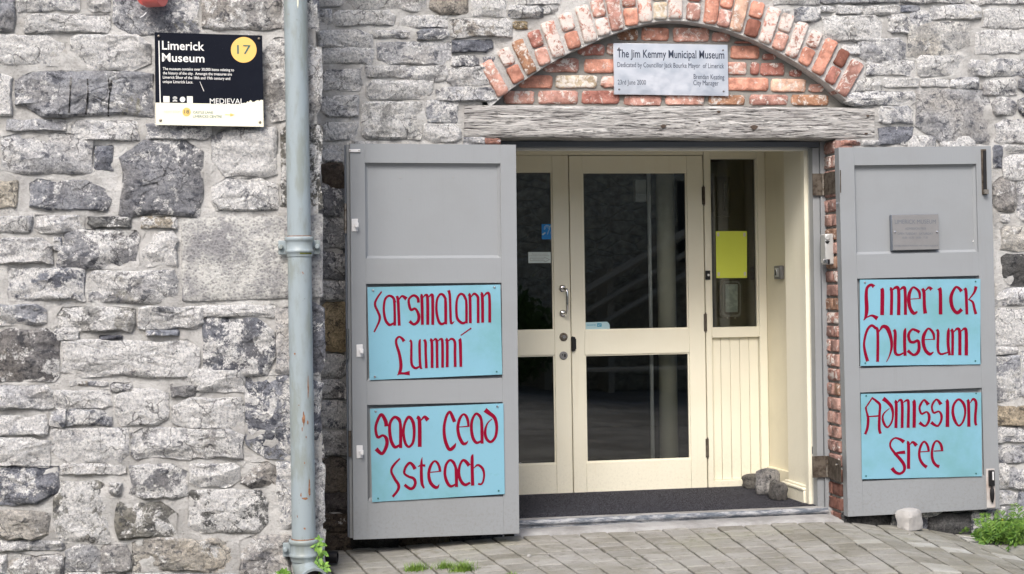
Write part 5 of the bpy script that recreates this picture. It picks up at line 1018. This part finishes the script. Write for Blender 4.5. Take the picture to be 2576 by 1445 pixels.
# ------------------------------------------------------------ downpipe
YPp = YL-.085; RP = .0545
def pc(py): return bp(743.5+py*.0153, py, YPp)
DP = thing('downpipe', 'pale blue-grey iron downpipe fixed to the corner of the left wall', 'downpipe', (pc(700).x, YPp, 0))
xp_ = pc(700).x
def ring_prof(zt_, zb_, r1, lips):  # bead profile from top to bottom
    return [(r1*k, zb_+(zt_-zb_)*(1-t)) for t, k in lips]
zj, zj2 = pc(596).z, pc(646).z; zk, zk2 = pc(1357).z, pc(1408).z
MB().lathe((xp_, YPp, 0), [(RP*.985, 3.9), (RP*.985, zj-.02)], 40).obj('pipe_length', 'pipe_paint', DP, ang=60)
MB().lathe((xp_, YPp, 0), [(RP*1.0, zj2+.01), (RP*1.0, zk-.02)], 40).obj('pipe_length', 'pipe_paint', DP, ang=60)
lips = [(0, 1.10), (.02, 1.19), (.10, 1.23), (.19, 1.21), (.24, 1.13), (.28, 1.10), (.62, 1.10), (.66, 1.15), (.72, 1.20), (.78, 1.19), (.82, 1.10), (1.0, 1.07), (1.01, .98)]
for zt_, zb_, s_ in ((zj, zj2, 1.), (zk+.003, zk2-.005, 1.04)):
    MB().lathe((xp_, YPp, 0), [(.9*RP, zt_-.004)]+ring_prof(zt_, zb_, RP*s_, lips), 40).obj('collar', 'pipe_paint', DP, ang=60)
    zm = zt_-(zt_-zb_)*.5; c_ = 'bracket'
    m = MB(); m.box(xp_-RP*1.75, xp_+RP*1.75, YPp+.028, YPp+.040, zm-.035, zm+.030); m.cyl((xp_-RP*1.55, YPp+.027, zm), (xp_-RP*1.55, YPp+.005, zm), .013, .011, 12); m.cyl((xp_+RP*1.48, YPp+.027, zm), (xp_+RP*1.48, YPp+.005, zm), .013, .011, 12); m.obj(c_, 'pipe_paint', DP, bevel=.003)
    MB().lathe((xp_, YPp, 0), [(RP*1.03, zt_+.0035), (RP*1.03, zt_-.003)], 40).obj('rust_line', 'rust', DP)
# shoe turning out at the foot
zs = zk2-.004; path = [(xp_, YPp, zs+.01), (xp_, YPp, zs-.016), (xp_+.006, YPp-.015, zs-.038), (xp_+.020, YPp-.052, zs-.062), (xp_+.034, YPp-.098, zs-.078)]
m = MB(); m.tube(path, [RP, RP*1.02, RP*1.03, RP*1.05, RP*1.08], 28); m.f.pop(); m.obj('shoe', 'pipe_paint', DP, ang=60)
d_ = (Vector(path[-1])-Vector(path[-2])).normalized(); e = Vector(path[-1]); m = MB()
u_ = d_.orthogonal().normalized(); w_ = d_.cross(u_); vs = []
for rr_, k in ((RP*1.08, -.006), (RP*1.24, -.004), (RP*1.26, .008), (RP*1.05, .010), (RP*.95, -.03), (RP*.95, -.09)): vs += [e+d_*k+(u_*math.cos(2*math.pi*i/28)+w_*math.sin(2*math.pi*i/28))*rr_ for i in range(28)]
m.add(vs, [(k*28+i, k*28+(i+1) % 28, (k+1)*28+(i+1) % 28, (k+1)*28+i) for k in range(5) for i in range(28)]); m.obj('shoe_rim', 'pipe_paint', DP, ang=60)
m = MB(); m.add([e-d_*.06+(u_*math.cos(2*math.pi*i/28)+w_*math.sin(2*math.pi*i/28))*RP*.94 for i in range(28)], [tuple(range(28))]); m.obj('dark_mouth', 'black_plastic', DP)
def pipe_patch(pts, mat, nm):     # a stain hugging the round of the pipe
    m = MB(); vs = []
    for px, py in pts:
        p = bp(px, py, YPp-RP); dx = max(-RP*.97, min(RP*.97, p.x-xp_)); vs.append((xp_+dx*1.012, YPp-math.sqrt(RP*RP-dx*dx)*1.012-.0008, p.z))
    m.add(vs, [tuple(range(len(vs)))]); m.obj(nm, mat, DP, smooth=False)
# black stub pipe beside the corner
p = bp(833, 1400, -.36); r = thing('drain_pipe', 'short black plastic drain pipe lying at the wall corner', 'pipe', (p.x, -.36, p.z))
m = MB(); a = Vector((p.x-.16, -.34, p.z+.004)); b = Vector((p.x+.030, -.385, p.z-.002)); d_ = (b-a).normalized(); u_ = d_.orthogonal().normalized(); w_ = d_.cross(u_); vs = []
for rr_, q_ in ((.030, a), (.030, b), (.026, b), (.026, a+d_*.02)): vs += [q_+(u_*math.cos(2*math.pi*i/20)+w_*math.sin(2*math.pi*i/20))*rr_ for i in range(20)]
m.add(vs, [(k*20+i, k*20+(i+1) % 20, (k+1)*20+(i+1) % 20, (k+1)*20+i) for k in range(3) for i in range(20)]+[tuple(range(60, 80))]); m.obj('pipe_length', 'black_plastic', r)

# red alarm housing at the top edge
ya = YL-.10; c = bp(388, -10, ya); r = thing('red_siren', 'faded red round alarm housing on the left wall above the board', 'alarm', c)
pa, pb, pt_ = bp(368, 16, ya), bp(409, 16, ya), bp(388, 38, ya)
m = MB(); R_ = .052; m.cyl((pa.x, ya+.02, pa.z+.050), (pb.x, ya-.02, pa.z+.048), R_, R_, 28); m.obj('drum', 'red_enamel', r, bevel=.003)
m = MB(); m.cyl((pa.x-.001, ya+.014, pa.z+.050), (pa.x-.004, ya+.020, pa.z+.050), R_*.92, R_*.88, 28); m.obj('face', 'red_enamel', r)
p = bp(374, 4, ya); m = MB(); m.cyl((pa.x-.003, ya+.01, p.z), (pa.x-.008, ya+.01, p.z), .008, n=12); m.obj('screw', 'black_plastic', r)
m = MB(); m.box(c.x-.03, c.x+.03, ya+.02, YL-.01, c.z-.02, c.z+.06); m.obj('bracket', 'red_enamel', r)
q0, q1 = bp(368, 32, ya), bp(352, 45, ya-.01); m = MB(); m.tube([q0, (q0+q1)/2+Vector((0, 0, -.004)), q1], .0025, 6); m.obj('cable_end', 'white_plastic', r)
# ------------------------------------------------------------ ground
def gpt(px, py, it=6):      # pixel -> point on the paving
    z = -.06
    for _ in range(it):
        d = cd+cr*((px-CX)/F)+cu*((CY-py)/F); p = CAM+d*((z-CAM.z)/d.z); z = G(p.x, -p.y)
    return p
mb = MB(); xs = [-4+i*.25 for i in range(57)]; ys = [.3, .1, 0, -.2, -.4, -.6, -.8, -1.0, -1.2, -1.5, -1.75]
for y in ys:
    for x in xs: mb.v.append((x, y, G(x, -y)-(.016 if y > -1.25 else .09)))
for j in range(len(ys)-1):
    for i in range(len(xs)-1): a = j*len(xs)+i; mb.f.append((a, a+1, a+len(xs)+1, a+len(xs)))
st(mb.obj('joint_sand', 'joint_soil'))
mb = MB(); ys2 = [-1.262-i*.9 for i in range(32)]; xs2 = [-25+i*1.5 for i in range(41)]
for y in ys2:
    for x in xs2: mb.v.append((x, y, G(x, -y)-.006))
for j in range(len(ys2)-1):
    for i in range(len(xs2)-1): a = j*len(xs2)+i; mb.f.append((a, a+1, a+len(xs2)+1, a+len(xs2)))
st(mb.obj('street', 'street'))
# pavers: each its own block; courses fan slightly as they do in the place
PV = bpy.data.objects.new('paving', None); col.objects.link(PV); PV['kind'] = 'structure'; PV['_w'] = [0, 0, 0]
ua, ub = bx_(1343, 1340, 0), bx_(1779, 1330, 0); rnd = random.Random(21)
def warp(u, v):
    k = max(-.11, min(.13, .089-.142*(u-ua)/(ub-ua))); return u+v*k
W_ = .152; i = 0; u = .10
APX0, APX1 = bx_(1311, 1330, 0), XJR-.02
def vstart(u):
    if u < APX0: return .015
    if u < APX1: return .035
    return .015
while u < 4.45:
    w_ = W_*rnd.uniform(.98, 1.02); v = vstart(u+w_/2)-rnd.choice((.0, .05, .1)); top = 1
    while v < 1.25:
        l = rnd.choice((.10, .12, .13, .14, .155, .19)); va, vb = max(v, vstart(u+w_/2)), v+l; v += l
        if vb-va < .03: continue
        g = .0052; gc = .0055; dz = rnd.uniform(-.0025, .0025); tx, tv = rnd.uniform(-.002, .002), rnd.uniform(-.002, .002); b_ = .006
        c = [(u+g, va+gc), (u+w_-g, va+gc), (u+w_-g, vb-gc), (u+g, vb-gc)]; ci = [(u+g+b_, va+gc+b_*.6), (u+w_-g-b_, va+gc+b_*.6), (u+w_-g-b_, vb-gc-b_*1.3), (u+g+b_, vb-gc-b_*1.3)]; vs = []
        for k, (r_, zz) in enumerate(((c, -.03), (c, -.0035), (ci, 0))):
            for n_, (a, b) in enumerate(r_):
                x = warp(a, b)+rnd.uniform(-.0008, .0008); vs.append((x, -b, G(x, b)+zz+dz+(tx if n_ in (1, 2) else 0)+(tv if n_ > 1 else 0)))
        m = MB(); m.add(vs, [(k*4+q, k*4+(q+1) % 4, (k+1)*4+(q+1) % 4, (k+1)*4+q) for k in (0, 1) for q in range(4)]+[(8, 9, 10, 11)])
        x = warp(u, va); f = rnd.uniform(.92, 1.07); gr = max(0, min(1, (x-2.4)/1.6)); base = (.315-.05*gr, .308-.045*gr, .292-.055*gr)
        if rnd.random() < .12 and x > 2.9: base = (.42, .42, .405)
        if rnd.random() < .15: base = (base[0]*.86, base[1]*.85, base[2]*.82)
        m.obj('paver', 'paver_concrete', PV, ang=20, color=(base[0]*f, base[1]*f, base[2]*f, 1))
    u += w_; i += 1
# concrete apron in front of the threshold
mb = MB(); n = 40
for row, (v, dz) in enumerate(((-.14, .014), (-.02, .012), (.022, .003), (.030, -.03))):
    for i in range(n+1): x = APX0-.04+(APX1-APX0+.06)*i/n; mb.v.append((x, -v+.003*noise.noise(Vector((x*5, row, 0))), G(x, max(v, 0))+dz+.002*noise.noise(Vector((x*4, v*9, 1)))))
for j in range(3):
    for i in range(n): a = j*(n+1)+i; mb.f.append((a, a+1, a+n+2, a+n+1))
st(mb.obj('concrete_apron', 'concrete', ang=70))

# ------------------------------------------------------------ small things
p = gpt(2297, 1335); q = rock('stone_block', 'pale_stone', (p.x, p.y+.045, p.z-.004), .125, .10, .115, 31, 'pale broken concrete block propped under the right door leaf', 'block', .45, .14)
pebs = [(1503, 1334, .012), (1331, 1400, .011), (1176, 1410, .012), (1020, 1371, .006), (1380, 1395, .006), (1945, 1345, .005), (2300-12, 1345, .005), (1095, 1398, .005), (1690, 1339, .005), (2050, 1352, .005)]
PL = ['white chip on the paving just below the concrete apron', 'pale chip left of the small grass tuft', 'white chip between the left leaf and the larger grass tuft', 'small pale chip close under the left leaf', 'small pale chip right of the grass tufts', 'small pale chip at the top of the paving near the lobby stones', 'pale chip beside the broken concrete block', 'small pale chip left of the large grass tuft', 'pale speck on the paving below the middle of the mat', 'pale chip on the light patch of paving by the right leaf']
for k, (px, py, s_) in enumerate(pebs):
    p = gpt(px, py); rock('pebble', 'pale_stone', (p.x, p.y, p.z-.002), s_*1.8, s_*1.5, s_, 40+k, PL[k], 'pebble', k, .2, 'white chips on the paving')
# grass tufts
def blade(mb, b, d, h, w_, bend, n=4):
    vs = []; side = Vector((-d.y, d.x, 0)).normalized()
    for k in range(n+1):
        t = k/n; c = b+Vector((0, 0, h*t*(1-.25*t*bend)))+d*(h*bend*t*t); hw = w_*(1-t)**.7*.5
        vs += [c-side*hw, c+side*hw]
    mb.add(vs, [(2*k, 2*k+1, 2*k+3, 2*k+2) for k in range(n)])
def tuft(px, py, wx, n, label, h=.045):
    rnd = random.Random(px); p = gpt(px, py); mb = MB()
    for _ in range(n):
        b = p+Vector((rnd.gauss(0, wx), rnd.gauss(0, .018), -.012)); a = rnd.uniform(0, 6.28); blade(mb, b, Vector((math.cos(a), math.sin(a), 0)), h*rnd.uniform(.4, 1.15), .003, rnd.uniform(.2, 1.))
    o = mb.obj('grass_tuft', 'grass_green', None, at=tuple(p), smooth=False); tag(o, label, 'grass', None, 'stuff')
tuft(1048, 1434, .026, 380, 'smaller tuft of green grass in the paving joint', .055)
tuft(1122, 1428, .022, 260, 'tuft of green grass growing between pavers', .052); tuft(1165, 1436, .024, 420, 'largest tuft of green grass in the paving', .066)
tuft(1290, 1446, .02, 90, 'sparse grass blades at the lower edge of paving', .03); tuft(1255, 1350, .06, 60, 'thin moss and grass under the left leaf', .012)
# broad-leaved plant by the pipe: every leaf its own object
def leaf_mesh(mb, base, d, up, L_, W_l, n=5, tooth=.12, curl=.25):
    d = d.normalized(); s_ = d.cross(up).normalized(); nn = s_.cross(d).normalized(); cen = []; lf = []; rt_ = []
    for k in range(n+1):
        t = k/n; wv = math.sin(math.pi*min(1, t**.75))*W_l*.5*(1+tooth*(1 if k % 2 else -1)) if 0 < k < n else .0005; c = base+d*L_*t-nn*L_*curl*t*t
        cen.append(c); lf.append(c-s_*wv+nn*wv*.35); rt_.append(c+s_*wv+nn*wv*.35)
    N = n+1; mb.add(lf+cen+rt_, [(k, k+1, N+k+1, N+k) for k in range(n)]+[(N+k, N+k+1, 2*N+k+1, 2*N+k) for k in range(n)])
rnd = random.Random(6); yb = YL-.115
Zn = reg(1050, 2000, 5.923)
PLT = thing('leafy_plant', 'bright green broad-leaved weed growing beside the foot of the downpipe', 'plant', bp(808, 1445, yb))
stem_px = [(1230, 1445), (1210, 1250), (1165, 1050), (1170, 850), (1150, 700), (1150, 560)]
stem = [bp(*Zn(*q), yb+.01) for q in stem_px]; stem.insert(0, stem[0]-Vector((0, 0, .12))); MB().tube(stem, [.004, .004, .0038, .0035, .003, .0025, .0015], 7).obj('stem', 'stem_green', PLT)
for (cx_, cy_, ang, ln) in [(1155,590,95,110),(1105,620,150,90),(1215,640,20,110),(1010,770,205,170),(1215,750,-60,150),(1290,760,-35,120),(1130,760,-120,100),(1170,900,-95,210),(1090,860,-110,130),(1300,950,-20,150),(1060,1090,-105,220),
                            (1220,1000,-70,170),(1200,1150,-80,160),(1340,1000,-40,110),(1270,1230,-30,190),(1350,1250,10,140),(1140,1250,-140,120),(1200,1330,-120,150),(1310,1340,-50,160),(1390,1340,-25,120),(1240,1420,-80,140),(1100,1180,-60,110),(1335,1190,45,100),(1180,1440,-150,110)]:
    a = math.radians(ang+rnd.uniform(-12, 12)); L_ = ln/5.923/1.5528/480*.95; dirv = Vector((math.cos(a), rnd.uniform(-.7, -.1), math.sin(a))).normalized(); ctr = bp(*Zn(cx_, cy_), yb-rnd.uniform(.0, .045))
    m = MB(); leaf_mesh(m, ctr-dirv*L_*.5, dirv, Vector((rnd.uniform(-.3, .3), -1, rnd.uniform(.2, .9))).normalized(), L_, L_*.62); m.obj('leaf', 'leaf_green', PLT, ang=80)
for k, (px, py) in enumerate(((712, 1438), (722, 1444))):
    p = bp(px, py, YL-.06); m = MB()
    for q in range(7): a = math.radians(rnd.uniform(20, 160)); dv = Vector((math.cos(a), rnd.uniform(-.6, 0), math.sin(a))).normalized(); leaf_mesh(m, p+Vector((rnd.uniform(-.01, .01), 0, -.01)), dv, Vector((0, -1, .5)), .028, .016)
    tag(m.obj('seedling', 'leaf_green', None, at=tuple(p)), ('green seedling left of the downpipe foot, farther from the pipe', 'green seedling left of the downpipe foot, touching the pipe')[k], 'plant', 'seedlings at the foot of the wall')
# feathery weeds at the right
def frond(mb, base, d, L_, w_, rnd, levels=9):
    d = d.normalized(); side = d.cross(Vector((0, -1, .3))).normalized(); nn = side.cross(d)
    pts = [base+d*L_*k/levels+Vector((0, 0, -L_*.35*(k/levels)**2)) for k in range(levels+1)]
    mb.tube(pts, [.0014*(1-k/levels*.7) for k in range(levels+1)], 3)
    for k in range(1, levels+1):
        t = k/levels; l = w_*math.sin(math.pi*min(1, .25+t*.72))*rnd.uniform(.7, 1.2)
        for s_ in (-1, 1):
            q = (side*s_+d*.7+nn*rnd.uniform(-.25, .25)).normalized(); b = pts[k]
            for j in range(3):   # divided leaflets
                bb = b+q*l*(.25+.3*j); qq = (q+d*(.5-.4*j)).normalized(); leaf_mesh(mb, bb, qq, Vector((rnd.uniform(-.4, .4), -1, .6)).normalized(), l*.55, l*.30, 2, 0, .15)
def weed(px, py, n, L_, spread, label, seed, stem_h=.0, y_=None, group=None):
    rnd = random.Random(seed); p = gpt(px, py)
    if y_ is not None: p = Vector((p.x, y_, G(p.x, -y_)))
    r = thing('weed_plant', label, 'plant', p, group); mb = MB()
    for _ in range(n):
        a = rnd.uniform(0, 6.28); e_ = rnd.uniform(.5, 1.35); d = Vector((math.cos(a)*math.cos(e_), math.sin(a)*math.cos(e_)-.15, math.sin(e_))); b = p+Vector((rnd.gauss(0, spread), rnd.gauss(0, spread*.45), rnd.uniform(-.01, .02+stem_h*rnd.random())))
        frond(mb, b, d, L_*rnd.uniform(.5, 1.15), L_*.20, rnd)
    o = mb.obj('foliage', 'weed_green', r, ang=80, kind='stuff'); return r, p
weed(2548, 1368, 130, .15, .085, 'feathery green weed clump at the right wall foot', 3, .09)
weed(2490, 1356, 34, .09, .04, 'low feathery weed at the left of the big clump', 4, .01)
weed(2420, 1346, 8, .065, .012, 'thin pale weed under the bottom bolt of the right leaf', 5)
weed(2572, 1335, 60, .13, .06, 'tall weed leaning on the wall at the right edge', 9, .24)
weed(2370, 1335, 9, .03, .03, 'tiny weeds in the shade under the right leaf', 10)
r_ = bp(2520, 1310, -.1); m = MB(); m.lathe(tuple(r_), [(.002, 0), (.009, .002), (.008, .006), (.003, .007)], 10, 'y'); r = m.obj('flower', 'petal_yellow', None); tag(r, 'single small yellow flower above the weed clump', 'flower')
a, b = gpt(2415, 1352), gpt(2500, 1368); m = MB(); m.tube([a+Vector((0, 0, .006)), a*.6+b*.4+Vector((0, .01, .009)), a*.3+b*.7+Vector((0, -.006, .006)), b+Vector((0, 0, .006))], [.003, .004, .0045, .003], 8); tag(m.obj('dry_stick', 'pale_stone', None), 'pale dry twig lying on the paving before the weeds', 'stick')
p = gpt(2434, 1338); m = MB(); m.tube([p, p+Vector((-.004, -.01, .05)), p+Vector((-.018, -.02, .10)), p+Vector((-.03, -.02, .125))], [.002, .0025, .002, .001], 6); tag(m.obj('dry_stalk', 'stem_green', None), 'single pale dry stalk standing under the right leaf', 'stalk')
# spills of moss in the joints
dg_ = random.Random(2)
# pipe stains
rn = random.Random(9)
for (px, py, w_, h_, mat) in [(764, 1054, 4, 20, 'rust'), (774, 1064, 2, 6, 'rust'), (760, 1080, 1.6, 6, 'rust'), (778, 1222, 1.5, 20, 'rust'), (768, 1255, 9, 3.6, 'rust'), (757, 1246, 2.2, 5, 'rust'), (778, 1238, 2.6, 14, 'rust'), (770, 1100, 1.5, 3, 'rust'), (752, 1020, 1.2, 2, 'rust'), (766, 1165, 1.5, 3, 'rust'), (748, 1300, 1.4, 3, 'rust'), (768, 634, 13, 6, 'moss'), (742, 891, 2.5, 3, 'rust'), (766, 1330, 3, 3, 'rust'), (766, 1365, 2, 8, 'rust'), (775, 975, 1.5, 30, 'rust'), (749, 8, 2, 14, 'sign_cream')]:
    if py in (634,):
        m = MB(); zz = pc(637).z; m.lathe((xp_, YPp, zz), [(RP*1.115, -.006), (RP*1.12, .006)], 40); m.v = [v for v in m.v]; n0 = 40
        keep = [f for f in m.f if len(f) == 4 and all(m.v[i][0] > xp_-.005 and m.v[i][1] < YPp-RP*.45 for i in f)]; m.f = keep; m.obj('moss_patch', 'moss', DP, smooth=False); continue
    pts = []
    for k in range(12): a = 2*math.pi*k/12; rr_ = rn.uniform(.6, 1.2); pts.append((px+w_*math.cos(a)*rr_, py+h_*math.sin(a)*rr_))
    pipe_patch(pts, mat, 'stain')
# black drips on one stone of the left wall
bpy.context.view_layer.update(); dg = bpy.context.evaluated_depsgraph_get()
for mb in STAINS:
    vs = []
    for x, y, z in mb.v:
        h_, loc, *_r = sc.ray_cast(dg, Vector((x, YL-.4, z)), Vector((0, 1, 0))); vs.append((x, (loc.y if h_ else y)-.003, z))
    mb.v = vs; mb.obj('black_drip', 'black_plastic', LW, smooth=False)

# ------------------------------------------------------------ what the door glass mirrors: the far side of the lane
st(MB().box(-14, 24, -17.2, -17, -2, 4.6).obj('far_wall_core', 'back_wall_stone'))
o = col.objects['far_wall_core']; bpy.data.objects.remove(o)
r = thing('far_wall', 'old stone wall across the lane, seen only mirrored in the door glass', 'wall', (4, -13, -1)); MB().box(-14, 24, -13.4, -13, -2, 4.4).obj('masonry', 'back_wall_stone', r)
for x0, x1, z0, z1 in ((2.2, 3.3, 1.7, 2.9), (6.6, 7.6, 1.6, 2.9)): MB().box(x0, x1, -13, -12.97, z0, z1).obj('window', 'dark_hall', r)
r = thing('stair_rail', 'timber stair rail climbing the far wall, seen mirrored in the glass', 'railing', (5, -12.2, -1))
for k in range(3): MB().tube([(3.2, -12.2, -.4+k*.32), (7.4, -12.2, 1.9+k*.32)], .07 if k == 2 else .05, 6).obj('rail', 'pale_wood', r)
for k in range(5): x = 3.3+k; MB().box(x-.05, x+.05, -12.26, -14.58, -1.2, .35+(x-3.2)*.55).obj('post', 'pale_wood', r)
r = thing('wooden_bench', 'old timber bench across the lane, seen mirrored in the glass', 'bench', (5.6, -10.8, -.9)); gz = G(5, 12)
for k in range(3): MB().box(4.4, 6.7, -10.6-k*.15, -10.48-k*.15, gz+.42, gz+.46).obj('seat_slat', 'pale_wood', r)
for k in range(2): MB().box(4.4, 6.7, -11.0, -10.96, gz+.60+k*.16, gz+.72+k*.16).obj('back_slat', 'old_wood', r)
for x in (4.5, 6.6):
    for y in (-10.55, -10.95): MB().box(x-.04, x+.04, y-.04, y+.04, gz, gz+(.42 if y > -10.7 else .9)).obj('leg', 'old_wood', r)
def shrub(px, py, w_, h_, seed, label):
    rnd = random.Random(seed); g_ = G(px, -py); r = thing('shrub', label, 'shrub', (px, py, g_)); mb = MB()
    for _ in range(2600):
        d = Vector((rnd.gauss(0, 1), rnd.gauss(0, 1), rnd.gauss(0, 1))).normalized()*rnd.random()**.33; b = Vector((px+d.x*w_, py+d.y*w_*.6, g_+h_*.5+d.z*h_*.5)); q = Vector((rnd.uniform(-1, 1), rnd.uniform(-1, 1), rnd.uniform(-1, 1)))
        leaf_mesh(mb, b, q, Vector((rnd.random(), 1, rnd.random())), .13, .07, 2, 0, .2)
    mb.obj('foliage', 'hedge_green', r, smooth=False, kind='stuff'); m = MB()
    for k in range(5): m.tube([(px, py, g_), (px+(k-2)*w_*.2, py, g_+h_*.5)], .02, 5)
    m.obj('stem', 'old_wood', r)
shrub(3.4, -11.6, .9, 1.5, 1, 'rounded shrub before the far wall, mirrored in the left door'); shrub(6.9, -10.6, .3, .4, 2, 'small shrub beside the bench, mirrored in the glass')
# tidy up helper properties
for o in list(bpy.data.objects):
    if '_w' in o: del o['_w']
